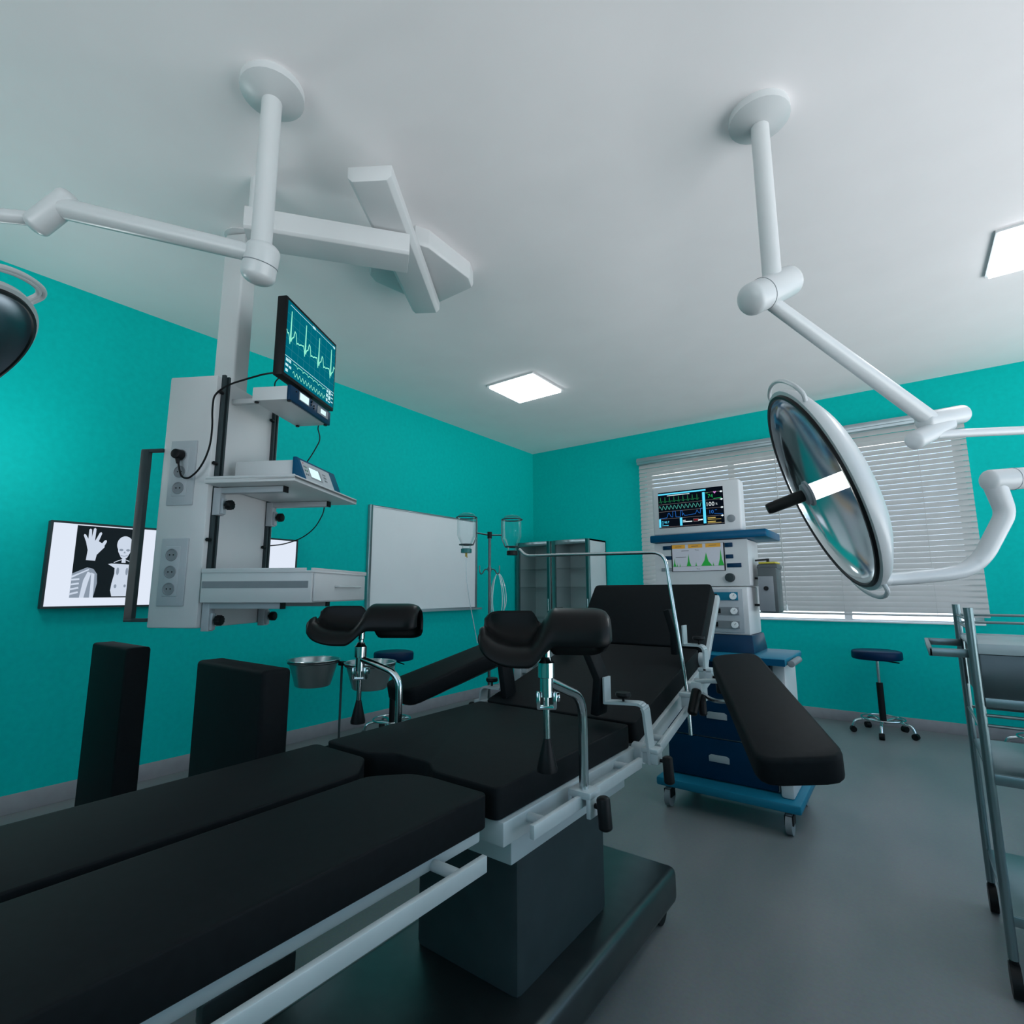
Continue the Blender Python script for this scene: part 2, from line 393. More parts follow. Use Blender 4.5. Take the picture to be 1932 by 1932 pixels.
# ------------------------------------------------------------------ glass cabinets in the corner
def cabinet(x0, x1, label):
    o = thing('glass_cabinet', label, 'cabinet', ((x0+x1)/2, 5.50, 0), 0, 'pair of glass cabinets in the corner')
    ya, yb, zt = 5.30, 5.715, 1.752
    MB().box(x0, x0+.018, ya+.02, yb, .06, zt).box(x1-.018, x1, ya+.02, yb, .06, zt).box(x0, x1, yb-.012, yb, .06, zt).box(x0, x1, ya+.02, yb, zt-.02, zt).box(x0, x1, ya+.02, yb, .06, .10).build('carcass', M['white'], o)
    for z in (.45, .83, 1.20, 1.42): MB().box(x0+.018, x1-.018, ya+.06, yb-.012, z, z+.008).build('shelf', M['glass'], o)
    w = .05; d = MB()
    d.box(x0, x0+w, ya, ya+.02, .08, zt).box(x1-w, x1, ya, ya+.02, .08, zt).box(x0+w, x1-w, ya, ya+.02, zt-w, zt).box(x0+w, x1-w, ya, ya+.02, .08, .08+w)
    dr = d.build('door', M['trolleysteel'], o, bevel=.003)
    MB().box(x0+w*.8, x1-w*.8, ya+.008, ya+.013, .12, zt-w*.8).build('door_glass', M['cabglass'], dr)
    MB().cyl((x1-.025, ya-.02, .93), (x1-.025, ya-.02, 1.07), .005, n=8).cyl((x1-.025, ya-.02, .94), (x1-.025, ya+.002, .94), .004, n=8).cyl((x1-.025, ya-.02, 1.06), (x1-.025, ya+.002, 1.06), .004, n=8).build('handle', M['chrome'], dr)
    for x in (x0+.03, x1-.03):
        for y in (ya+.06, yb-.04): MB().cyl((x, y, 0), (x, y, .06), .014, n=10).build('foot', M['darksteel'], o)
cabinet(.03, .535, 'steel framed glass cabinet tucked against the left wall, next to the drip stand')
cabinet(.555, 1.06, 'steel framed glass cabinet whose pale side panel shows, right one of the pair')

# ------------------------------------------------------------------ ceiling service pendant (tower)
TA = math.atan2(.491, .871); TL = (1.501, 1.012, 1.004)
tw = thing('service_pendant', 'tall white box column hanging from the ceiling with sockets, rails, shelf and drawer', 'medical pendant', TL, TA)
TM = WM[tw.name]
def tp(x, y, z): return TM @ V((x, y, z-1.004))
TX = (TM.to_3x3() @ V((1,0,0))); TY = (TM.to_3x3() @ V((0,1,0))); TZ = V((0,0,1))
def TB():
    m = MB(); m.T = TM @ Matrix.Translation((0,0,-1.004)); return m
col = TB().box(-.234, 0, 0, .50, 1.004, 2.127).build('column', M['white'], tw, bevel=.008)
TB().box(-.176, -.064, .194, .306, 2.12, 2.985).build('pole', M['white'], tw, bevel=.012, seg=3)
TB().lathe([(.085, 0), (.085, .006), (.07, .012)], (-.12, .25, 3.0), (0,0,-1), 24, True).build('ceiling_flange', M['white'], tw)
def socket_plate(z0, z1, zs):
    p = TB().box(-.191, -.067, -.008, .002, z0, z1).box(-.168, -.098, -.011, -.006, z0+.04, z1-.035).build('socket_plate', M['pale'], tw, bevel=.003)
    for z in zs:
        s = TB()
        s.lathe([(.027, -.001), (.027, .003), (.0240, .0035), (.0225, .0008), (.0, .0008)], (-.136, -.011, z), (0,-1,0), 28)
        s.build('socket', M['grey'], p)
        for dx in (-.009, .009): TB().cyl((-.136+dx, -.0115, z), (-.136+dx, -.0125, z), .0032, n=8).build('pin_hole', M['black'], p)
socket_plate(1.531, 1.822, (1.754, 1.680, 1.607)); socket_plate(1.097, 1.386, (1.314, 1.241, 1.169))
for ya, yb in ((.028, .068), (.432, .467)):
    r = TB().box(.0, .016, ya, ya+.012, 1.02, 2.138).box(.0, .016, yb-.012, yb, 1.02, 2.138).box(0, .004, ya, yb, 1.02, 2.138).build('rail', M['dark'], tw)
    for z in (1.38, 1.72, 2.05): TB().cyl((.01, ya, z), (.01, ya-.022, z), .008, n=10).build('rail_stop', M['black'], r)
# side handle
TB().box(-.335, -.297, -.012, .012, 1.045, 1.786).box(-.335, -.23, -.01, .01, 1.775, 1.79).box(-.32, -.23, -.01, .01, 1.03, 1.045).box(-.335, -.297, -.012, .012, 1.03, 1.045).build('side_handle', M['dark'], tw, bevel=.002)
# shelf
sh = TB().box(.022, .432, -.055, .565, 1.614, 1.632).box(.024, .43, -.055, -.045, 1.632, 1.644).box(.424, .432, -.055, .565, 1.632, 1.642).build('shelf', M['white'], tw, bevel=.003)
def bracket(y, zt, L, par, zk):
    b = TB().box(.012, L, y-.016, y+.016, zt-.026, zt).box(.006, .040, y-.018, y+.018, zk-.045, zt).box(.04, .052, y-.012, y+.012, zk-.04, zk+.03)
    b = b.build('bracket', M['pale'], par, bevel=.002)
    TB().box(L-.002, L+.004, y-.017, y+.017, zt-.027, zt).build('bracket_cap', M['black'], par)
    return b
bracket(.045, 1.612, .335, sh, 1.535); bracket(.445, 1.612, .335, sh, 1.535)
def knob(y, z):
    k = TB().cyl((.05, y, z), (.066, y, z), .006, n=10)
    n = 20; pr = [(.0225 if i % 2 else .0195) for i in range(n)]
    k.loft([[(x, y+pr[i]*math.cos(2*PI*i/n), z+pr[i]*math.sin(2*PI*i/n)) for i in range(n)] for x in (.064, .088)])
    k.build('clamp_knob', M['black'], tw, bevel=.002)
for y in (.045, .445): knob(y, 1.535)
# drawer unit
du = TB().box(.012, .505, -.008, .535, 1.112, 1.236).box(.012, .512, -.012, .54, 1.236, 1.243).box(.012, .48, -.012, -.004, 1.243, 1.254).box(.50, .512, -.005, .54, 1.243, 1.254).build('drawer_unit', M['white'], tw, bevel=.003)
TB().box(.016, .492, -.0095, -.004, 1.172, 1.200).build('side_groove', M['grey'], du)
TB().box(.5055, .514, .006, .522, 1.116, 1.230).build('drawer_front', M['white'], du, bevel=.002)
h = smooth_path([tp(.513, .19, 1.178), tp(.532, .19, 1.178), tp(.532, .43, 1.178), tp(.513, .43, 1.178)], .012)
MB().tube(h, .0055, 10).build('drawer_handle', M['offwhite'], du)
bracket(.035, 1.111, .36, du, 1.036); bracket(.435, 1.111, .36, du, 1.036)
for y in (.035, .435): knob(y, 1.036)

# upper instrument and its monitor
ins = thing('display_controller', 'flat grey instrument with blue front and two small lit screens, under the heart trace monitor', 'medical device', tuple(tp(.265, .19, 1.99)), TA)
TB().box(.175, .340, .0, .372, 1.995, 2.058).build('case', M['white'], ins, bevel=.003)
fr = TB().box(.340, .356, -.002, .376, 1.993, 2.062).build('front_panel', M['navy'], ins, bevel=.003)
TB().box(.3562, .358, .068, .160, 2.017, 2.056).box(.3562, .358, .238, .345, 2.015, 2.052).build('screen_bezel', M['grey'], fr)
TB().box(.3578, .359, .076, .152, 2.021, 2.053).box(.3578, .359, .270, .320, 2.024, 2.046).build('lit_screen', M['lcd'], fr)
kb = TB()
for y, z in ((.045, 2.045), (.182, 2.044), (.182, 2.033), (.205, 2.036), (.205, 2.024), (.185, 2.052)): kb.cyl((.356, y, z), (.360, y, z), .0035, n=8)
kb.build('button', M['black'], fr)
for x, y in ((.19, .012), (.345, .012), (.19, .358), (.34, .358)): TB().cyl((x, y, 1.9885), (x, y, 1.997), .009, n=12).build('foot', M['black'], ins)
TB().box(.001, .178, .105, .13, 2.028, 2.050).build('support_arm', M['white'], ins)

mo = thing('vital_signs_monitor', 'black framed monitor with teal heart trace screen beside the white pendant', 'monitor', tuple(tp(.278, .27, 2.06)), TA)
TB().box(.250, .297, .02, .521, 2.122, 2.506).build('housing', M['black'], mo, bevel=.005)
TB().box(.255, .285, .22, .32, 2.066, 2.125).box(.20, .33, .17, .37, 2.058, 2.067).build('stand', M['black'], mo, bevel=.003)
so, sx, sy = tp(.2976, .033, 2.138), TY, TZ; SW, SH = .476, .352
sc = MB().rect(0, SW, 0, SH, so, sx, sy).build('screen', M['ecgbase'], mo)
so2 = so + TX*.0006; so3 = so + TX*.0012
g = MB()
for i in range(1, 9): g.ribbon([(SW*i/9, .085), (SW*i/9, SH-.02)], .0012, so2, sx, sy)
for i in range(1, 6): g.ribbon([(0, .085+(SH-.105)*i/6), (SW, .085+(SH-.105)*i/6)], .0012, so2, sx, sy)
g.ribbon([(.07, .045), (SW-.08, .045)], .0012, so2, sx, sy)
g.build('grid', M['ecggrid'], sc)
g = MB().ribbon([(.02, SH-.016), (SW-.01, SH-.016)], .003, so3, sx, sy).ribbon([(0, .083), (SW, .083)], .003, so3, sx, sy).rect(SW*.47, SW*.53, SH-.022, SH-.010, so3, sx, sy).rect(SW*.94, SW*.98, SH-.022, SH-.010, so3, sx, sy)
for (a, b, w, hh) in ((.008,.060,.022,.014),(.034,.060,.016,.016),(.006,.036,.024,.012),(.036,.034,.018,.012),(.008,.010,.020,.014)): g.rect(a, a+w, b, b+hh, so3, sx, sy)
for (a, b, w, hh) in ((.398,.062,.016,.014),(.420,.056,.024,.022),(.450,.064,.020,.008),(.396,.036,.018,.018),(.420,.028,.022,.022),(.448,.044,.022,.006),(.396,.012,.016,.016),(.420,.012,.018,.008),(.446,.022,.024,.006)): g.rect(a, a+w, b, b+hh, so3, sx, sy)
g.build('status_icons', M['ecgwhite'], sc)
tr = [(0,.205)]
for k in range(4):
    o_ = .034+k*.132
    for dx, yy in ((-.026,.192),(-.018,.196),(-.010,.178),(-.004,.150),(0,.31),(.004,.165),(.012,.184),(.026,.196),(.034,.228),(.044,.222),(.054,.176),(.064,.184),(.078,.182),(.092,.190)):
        x = o_+dx
        if 0 <= x <= SW and x > tr[-1][0]-.001: tr.append((x, yy))
g = MB().ribbon(tr, .0055, so3, sx, sy)
p = [(.072, .070)]
for k in range(6): p += [(.10+.05*k, .070), (.108+.05*k, .060), (.116+.05*k, .070)]
g.ribbon(p+[(.385, .070)], .003, so3, sx, sy)
g.ribbon([(.07+.004*i, .024+.011*math.sin(i*.92)) for i in range(80)], .003, so3, sx, sy)
g.build('trace', M['ecgline'], sc)

# lower instrument on the shelf
dv = thing('bench_instrument', 'grey box instrument with sloping blue fascia and one lit screen on the pendant shelf', 'medical device', tuple(tp(.23, .27, 1.634)), TA)
TB().box(.052, .335, .095, .445, 1.640, 1.745).build('case', M['white'], dv, bevel=.003)
b = TB()
b.add([(.335,.085,1.637),(.402,.085,1.637),(.352,.085,1.758),(.335,.085,1.758),(.335,.455,1.637),(.402,.455,1.637),(.352,.455,1.758),(.335,.455,1.758)],
      [(0,1,2,3),(7,6,5,4),(0,4,5,1),(1,5,6,2),(2,6,7,3),(3,7,4,0)])
fa = b.build('fascia', M['blue'], dv, bevel=.004)
fo_, fx_, fy_ = tp(.402, .085, 1.637), TY, (tp(.352, .085, 1.758)-tp(.402, .085, 1.637)).normalized()
fn = fx_.cross(fy_).normalized(); fo1 = fo_+fn*.0008; fo2 = fo_+fn*.0016
MB().rect(.022, .295, .012, .118, fo1, fx_, fy_).build('face_plate', M['pale'], fa)
MB().rect(.075, .19, .035, .098, fo2-fn*.0004, fx_, fy_).build('screen_bezel', M['grey'], fa)
MB().rect(.082, .172, .045, .095, fo2, fx_, fy_).build('lit_screen', M['lcd'], fa)
kb = MB()
for i in range(3):
    for a in (.035, .052): kb.rect(a, a+.009, .045+.02*i, .053+.02*i, fo2, fx_, fy_)
    kb.rect(.215, .224, .05+.017*i, .058+.017*i, fo2, fx_, fy_); kb.rect(.232, .24, .05+.017*i, .058+.017*i, fo2, fx_, fy_)
kb.build('keys', M['dark'], fa)
MB().rect(.035, .043, .104, .109, fo2, fx_, fy_).build('red_lamp', glow('red_led', (.6,.06,.05), .7), fa)
MB().rect(.051, .059, .084, .090, fo2, fx_, fy_).rect(.051, .059, .066, .072, fo2, fx_, fy_).build('green_lamp', glow('green_led', (.05,.5,.15), .6), fa)
for x, y in ((.07,.11),(.32,.11),(.07,.43),(.32,.43)): TB().cyl((x,y,1.6325),(x,y,1.641),.009,n=10).build('foot', M['black'], dv)

# power cord + plug
pc = thing('power_cord', 'black power cord curving from the monitor over the rail to the wall plate plug', 'cord', tuple(tp(.0, -.03, 1.64)), TA)
pts = [tp(.262, .03, 2.135), tp(.225, .0, 2.118), tp(.15, -.022, 2.087), tp(.09, -.03, 2.067), tp(.045, -.03, 2.045), tp(.012, -.03, 2.015), tp(.010, -.03, 1.945), tp(.018, -.03, 1.88), tp(.016, -.03, 1.79), tp(-.006, -.03, 1.72), tp(-.036, -.03, 1.672), tp(-.075, -.03, 1.643), tp(-.108, -.03, 1.650), tp(-.122, -.032, 1.687), tp(-.128, -.035, 1.725)]
MB().tube(smooth_path(pts, .05, 5), .0042, 8).build('cable', M['black'], pc)
TB().cyl((-.136, -.010, 1.754), (-.136, -.048, 1.754), .024, .021).cyl((-.136, -.032, 1.742), (-.128, -.035, 1.712), .011, .007, 12).build('plug', M['black'], pc, bevel=.002)
MB().tube(smooth_path([tp(.262, .06, 2.126), tp(.245, .052, 2.10), tp(.25, .045, 2.075), tp(.26, .05, 2.059)], .03), .003, 8).build('link_cable', M['black'], pc)
c2 = MB().tube(smooth_path([tp(.30, .37, 2.006), tp(.285, .385, 1.985), tp(.30, .395, 1.93), tp(.265, .385, 1.85), tp(.235, .37, 1.79), tp(.23, .36, 1.746)], .04), .003, 8)
single(c2, 'signal_cable', M['black'], 'thin black cable hanging between the two instruments beside the pendant', 'cable', tuple(tp(.23, .36, 1.746)))
c3 = MB().tube(smooth_path([tp(.26, .55, 1.613), tp(.255, .55, 1.57), tp(.22, .54, 1.49), tp(.15, .525, 1.43), tp(.06, .50, 1.40), tp(.018, .465, 1.392)], .06), .003, 8)
single(c3, 'data_cable', M['black'], 'thin black cable curving from under the shelf back to the column', 'cable', tuple(tp(.1, .51, 1.40)))

# ------------------------------------------------------------------ ceiling boom (mount plate, two arms)
bo = thing('ceiling_boom', 'white jointed boom with faceted mounting plate under the ceiling, top centre', 'ceiling boom', (1.88, 1.86, 2.7))
hexp = [(2.07,1.655),(2.10,1.72),(2.09,2.04),(2.045,2.12),(1.78,2.12),(1.70,2.06),(1.645,1.75),(1.67,1.69),(1.735,1.645)]
cx, cy = 1.87, 1.88
m_ = MB(); m_.loft([[(x, y, 2.90) for x, y in hexp], [(cx+(x-cx)*1.03, cy+(y-cy)*1.03, 2.925) for x, y in hexp], [(cx+(x-cx)*1.03, cy+(y-cy)*1.03, 3.0) for x, y in hexp]])
m_.build('mount_plate', M['white'], bo, bevel=.004)
MB().cyl((1.84, 1.86, 2.86), (1.84, 1.86, 2.91), .09, n=28).build('pivot', M['white'], bo)
a0, a1 = V((1.745, 2.045, 2.80)), V((2.20, 1.30, 2.80)); d = (a1-a0).normalized(); sd = d.cross(V((0,0,1)))
def boombeam(name, p, q, w0, w1, h, ch):
    p, q = V(p), V(q); d = (q-p).normalized(); s_ = d.cross(V((0,0,1))).normalized(); rings = []
    for c, w in ((p, w0), (q, w1)):
        rings.append([c+s_*(-w/2)+V((0,0,h/2)), c+s_*(-w/2)+V((0,0,-h/2+ch)), c+s_*(-w/2+ch)+V((0,0,-h/2)), c+s_*(w/2-ch)+V((0,0,-h/2)), c+s_*(w/2)+V((0,0,-h/2+ch)), c+s_*(w/2)+V((0,0,h/2))])
    return MB().loft(rings).build(name, M['white'], bo, bevel=.003)
boombeam('upper_arm', (1.737, 2.055, 2.85), (2.30, 1.19, 2.85), .165, .185, .07, .02)
boombeam('lower_arm', (1.70, 1.00, 2.757), (2.135, 1.555, 2.757), .17, .17, .10, .012)
MB().cyl((2.02, 1.42, 2.80), (2.02, 1.42, 2.83), .06).build('elbow', M['white'], bo)
MB().cyl((1.72, 1.03, 2.80), (1.72, 1.03, 3.0), .04).build('hanger', M['white'], bo)

# ------------------------------------------------------------------ surgical lamps
def lamp_head(o, c, F, dish):
    c, F = V(c), V(F).normalized()
    R = .372
    prof = [(R*math.sin(a), -.115*math.cos(a)) for a in [PI/2*i/12 for i in range(13)]]
    MB().lathe([(r, z) for r, z in prof], c, F, 64).build('reflector', M[dish], o, sharp=60)
    MB().lathe([(R, .0), (R+.004, .006), (R+.014, .006), (R+.016, -.004)], c, F, 64).build('gasket', M['black'], o)
    MB().lathe([(R+.016, -.004), (R+.030, -.006), (R+.032, -.024), (R+.012, -.048), (R*.86, -.085), (R*.5, -.128), (.0, -.14)], c, F, 64).build('shell', M['offwhite'], o, sharp=50)
    MB().cyl(c-F*.112, c+F*.028, .033, n=24).build('bulb_tube', M['lampglow'], o)
    MB().lathe([(.0, .026), (.05, .026), (.05, .034), (.042, .036), (.042, .046), (.03, .05), (.0, .05)], c, F, 28).build('hub_disc', M['grey'], o)
    MB().lathe([(.0, .046), (.021, .046), (.0235, .06), (.022, .175), (.019, .185), (.0, .187)], c, F, 20).build('handle', M['black'], o)
    return R+.03
def grip(o, c, F, ang, span, R, out=.07, r=.0075):
    """bar handle bowing out from the rim at polar angle ang"""
    x, y = perp(V(F)); F = V(F).normalized(); c = V(c)
    def e(a): return x*math.cos(a)+y*math.sin(a)
    P = [c+e(ang-span)*(R-.01)-F*.02, c+e(ang-span)*(R+out*.75)-F*.02]
    P += [c+e(ang-span+2*span*k/8)*(R+out)-F*.02 for k in range(1, 8)]
    P += [c+e(ang+span)*(R+out*.75)-F*.02, c+e(ang+span)*(R-.01)-F*.02]
    MB().tube(smooth_path(P, .03, 4), r, 10).build('grip_bar', M['offwhite'], o)
def polar(c, F, p):
    x, y = perp(V(F)); q = V(p)-V(c); return math.atan2(q.dot(y), q.dot(x))

LC, LF = (3.672, 2.249, 1.53), (-.895, -.284, -.345)
la = thing('surgical_lamp', 'large round surgical lamp with mirrored dish and glowing bulb in front of the blind', 'surgical lamp', (3.615, 2.02, H))
R = lamp_head(la, LC, LF, 'mirror')
grip(la, LC, LF, polar(LC, LF, (3.60, 2.09, 1.86)), .50, R, .035)
grip(la, LC, LF, polar(LC, LF, (3.82, 2.35, 1.27)), .45, R, .03)
MB().cyl((3.615, 2.02, 2.24), (3.615, 2.02, 2.985), .033, n=24).build('ceiling_pole', M['offwhite'], la)
MB().lathe([(.11, 0), (.11, .03), (.05, .06)], (3.615, 2.02, 3.0), (0,0,-1), 28, True).build('ceiling_flange', M['offwhite'], la)
A, B = V((3.555, 1.945, 2.205)), V((3.655, 2.10, 2.315))
MB().capsule(A, B, .058, 28).build('upper_joint', M['offwhite'], la)
MB().ring(A+(B-A)*.28, B-A, .0582, .0016, 32, 6).build('joint_seam', M['grey'], la)
MB().tube([(3.59, 2.01, 2.225), (4.045, 2.62, 1.835)], .027, 20, rs=[.026, .033]).build('main_arm', M['offwhite'], la)
MB().capsule((4.03, 2.61, 1.825), (4.155, 2.755, 1.868), .038, 24).build('elbow_joint', M['offwhite'], la)
MB().capsule((3.99, 2.545, 1.738), (4.10, 2.70, 1.822), .037, 24).build('swivel_joint', M['offwhite'], la)
MB().tube(smooth_path([(4.06, 2.62, 1.765), (4.12, 2.68, 1.775), (4.62, 3.17, 1.83), (4.66, 3.17, 1.80), (4.62, 3.10, 1.62), (4.56, 3.02, 1.62)], .05), .0175, 16).build('spring_arm', M['offwhite'], la)
MB().capsule((4.215, 2.755, 1.583), (4.64, 3.09, 1.625), .043, 24).build('forearm', M['offwhite'], la)
MB().ring((4.285, 2.811, 1.590), (.425, .335, .042), .0432, .0016, 32, 6).build('forearm_seam', M['grey'], la)
yk = smooth_path([(4.225, 2.765, 1.575), (4.238, 2.785, 1.52), (4.252, 2.803, 1.455), (4.165, 2.78, 1.285), (4.11, 2.745, 1.235), (4.04, 2.70, 1.218), (3.885, 2.585, 1.200), (3.825, 2.50, 1.198)], .05, 5)
n_ = len(yk); MB().tube(yk, .03, 18, rs=[.037-.012*i/(n_-1) for i in range(n_)]).build('yoke', M['offwhite'], la)
MB().cyl((3.845, 2.53, 1.198), (3.80, 2.455, 1.205), .031, n=20).build('yoke_hub', M['offwhite'], la)

LC2, LF2 = (1.313, .123, 1.919), (.297, .608, -.736)
lb = thing('surgical_lamp', 'second surgical lamp, mostly cut off at the left edge of the photo', 'surgical lamp', (2.19, .828, H))
R = lamp_head(lb, LC2, LF2, 'mirrordark')
grip(lb, LC2, LF2, polar(LC2, LF2, (1.62, .38, 2.24)), .34, R, .06, .009)
grip(lb, LC2, LF2, polar(LC2, LF2, (1.50, .45, 1.60)), .34, R, .05, .009)
MB().cyl((2.195, .826, 2.31), (2.195, .826, 2.985), .035, n=24).build('ceiling_pole', M['offwhite'], lb)
MB().lathe([(.11, 0), (.11, .03), (.05, .06)], (2.195, .826, 3.0), (0,0,-1), 28, True).build('ceiling_flange', M['offwhite'], lb)
A, B = V((2.163, .838, 2.268)), V((2.188, .838, 2.350))
MB().capsule(A, B, .057, 28).build('upper_joint', M['offwhite'], lb)
MB().ring(A+(B-A)*.42, B-A, .0573, .0016, 32, 6).build('joint_seam', M['grey'], lb)
MB().tube([(2.185, .822, 2.33), (1.66, .39, 2.485)], .033, 20, rs=[.030, .036]).build('main_arm', M['offwhite'], lb)
MB().capsule((1.67, .40, 2.52), (1.60, .34, 2.42), .042, 24).build('elbow_joint', M['offwhite'], lb)
MB().tube(smooth_path([(1.61, .35, 2.44), (1.35, -.05, 2.38), (1.22, -.04, 2.20), (1.26, .03, 2.03)], .08), .024, 16).build('yoke', M['offwhite'], lb)

# ------------------------------------------------------------------ operating table
BX0, BX1 = 2.59, 3.19
ot = thing('operating_table', 'long operating table in black padded sections with raised head end and steel side rails', 'operating table', (2.89, 1.45, 0))
def pad(poly, z0, z1, name='pad', T=None, bev=.016):
    m_ = MB()
    if T is not None: m_.T = T
    return m_.prism(poly, z0, z1).build(name, M['leather'], ot, bevel=bev, seg=3)
ZT = .75
def outline(pts, r=.018): return [(p.x, p.y) for p in smooth_path([V((x, y, 0)) for x, y in pts], r, 3, True)]
# leg plates with chamfered inner corners
lp = pad(outline([(2.590, -.02), (2.880, -.02), (2.880, .800), (2.797, .884), (2.590, .884)]), ZT-.065, ZT, 'leg_pad')
rp = pad(outline([(2.908, -.02), (3.190, -.02), (3.190, .884), (3.026, .884), (2.973, .872), (2.908, .802)]), ZT-.065, ZT, 'leg_pad')
fp = pad(outline([(2.590, .912), (2.774, .912), (2.834, .952), (2.950, .952), (3.006, .912), (3.190, .912), (3.190, 1.570), (2.590, 1.570)]), ZT-.065, ZT, 'seat_pad')
TS = Matrix.Translation((0, 1.606, .749)) @ Matrix.Rotation(math.radians(13.9), 4, 'X')
TBk = Matrix.Translation((0, 2.284, .915)) @ Matrix.Rotation(math.radians(49.8), 4, 'X')
bp_ = pad(outline([(2.59, -.006), (3.19, -.006), (3.19, .690), (2.59, .690)], .02), -.07, 0, 'back_pad', TS)
hp = pad(outline([(2.59, .006), (3.19, .006), (3.19, .357), (2.59, .357)], .02), -.07, 0, 'head_pad', TBk)
# steel frames under each pad
def plate(x0, x1, y0, y1, z0, z1, T=None, name='section_frame', m='paintsteel'):
    m_ = MB()
    if T is not None: m_.T = T
    return m_.box(x0, x1, y0, y1, z0, z1).build(name, M[m], ot, bevel=.004)
plate(2.60, 2.875, .0, .87, ZT-.09, ZT-.066); plate(2.912, 3.18, .0, .87, ZT-.09, ZT-.066)
plate(2.58, 3.20, .92, 1.585, ZT-.115, ZT-.066)
plate(2.62, 3.16, 1.0, 1.585, ZT-.19, ZT-.115)
plate(2.58, 3.20, .0, .69, -.125, -.071, TS)
plate(2.58, 3.205, .012, .35, -.100, -.071, TBk)
for s_, x in ((-1, 2.58), (1, 3.20)):
    MB().cyl((x-.012*s_, 1.597, .665), (x+.022*s_, 1.597, .665), .03, n=24).build('hinge', M['paintsteel'], ot)
    MB().cyl((x-.012*s_, 2.284, .872), (x+.018*s_, 2.284, .872), .028, n=24).build('hinge', M['paintsteel'], ot)
RX0, RX1 = 2.53, 3.25
def rail(x, T, y0, y1, z, inner):
    m_ = MB(); m_.T = T
    o = m_.box(x-.006, x+.006, y0, y1, z-.014, z+.014).build('side_rail', M['paintsteel'], ot, bevel=.002)
    for y in (y0+.06, y1-.06):
        m_ = MB(); m_.T = T
        m_.cyl((inner, y, z), (x, y, z), .010, n=12).build('rail_spacer', M['paintsteel'], o)
I4 = Matrix.Identity(4)
for x, inn in ((RX0, 2.585), (RX1, 3.195)):
    rail(x, I4, .95, 1.50, .668, inn); rail(x, TS, .02, .62, -.083, inn)
    rail(x, I4, .12, .80, .668, 2.605 if x < 3 else 3.175)
# pedestal
MB().box(2.66, 3.10, 1.13, 1.66, .56, .64).build('table_head', M['darksteel'], ot, bevel=.01)
MB().box(2.70, 3.06, 1.16, 1.64, .16, .57).build('pedestal', M['dark'], ot, bevel=.02)
MB().box(2.61, 3.15, .72, 2.02, .05, .17).build('base_cover', M['darksteel'], ot, bevel=.025, seg=3)
for x in (2.66, 3.10):
    for y in (.80, 1.94):
        MB().cyl((x-.02, y, .04), (x+.02, y, .04), .04, n=20).build('caster', M['black'], ot)

# arm boards (tilted like the back section)
def armboard(p, q, label, rail_x):
    """p inner end centre, q outer end centre on the pad top (x, y)"""
    zf = lambda y: .93+.248*(y-1.95)
    P, Q = V((p[0], p[1], zf(p[1]))), V((q[0], q[1], zf(q[1])))
    n = V((0, -.248, 1)).normalized(); u = (Q-P).normalized(); s_ = n.cross(u).normalized()
    L = (Q-P).length
    T = Matrix(((u.x, s_.x, n.x, P.x), (u.y, s_.y, n.y, P.y), (u.z, s_.z, n.z, P.z), (0,0,0,1)))
    o = thing('arm_board', label, 'arm board', (rail_x, p[1], .60), 0)
    m_ = MB(); m_.T = T
    w = .097
    m_.prism(outline([(0, -w*.8), (L, -w), (L, w), (0, w*.8)], .05), -.066, 0).build('pad', M['leather'], o, bevel=.018, seg=3)
    m_ = MB(); m_.T = T
    m_.box(.03, L-.10, -.06, .06, -.078, -.066).build('support_plate', M['steel'], o)
    return o, T, L
ar, T1, L1 = armboard((3.398, 1.985), (3.690, 1.370), 'black arm board sticking out on the right of the table, toward the viewer', RX1)
zc = .789
MB().box(3.262, 3.30, 1.93, 2.0, .765, .835).box(3.238, 3.262, 1.94, 1.99, .80, .83).bar((3.28, 1.965, .835), (3.39, 1.93, .85), .05, .012).build('rail_clamp', M['paintsteel'], ar, bevel=.003)
MB().tube(smooth_path([(3.29, 1.95, .80), (3.34, 1.92, .78), (3.45, 1.86, .80), (3.50, 1.78, .82)], .03), .007, 10).build('release_lever', M['steel'], ar)
MB().capsule((3.292, 1.90, .81), (3.286, 1.865, .745), .017, 14).build('lever_grip', M['gloss'], ar)
al, T2, L2 = armboard((2.415, 2.02), (2.300, 1.405), 'black arm board on the far side of the table, along the teal wall', RX0)
MB().box(2.48, 2.518, 1.93, 2.0, .765, .835).box(2.518, 2.542, 1.94, 1.99, .80, .83).bar((2.50, 1.965, .835), (2.42, 1.95, .845), .05, .012).build('rail_clamp', M['paintsteel'], al, bevel=.003)

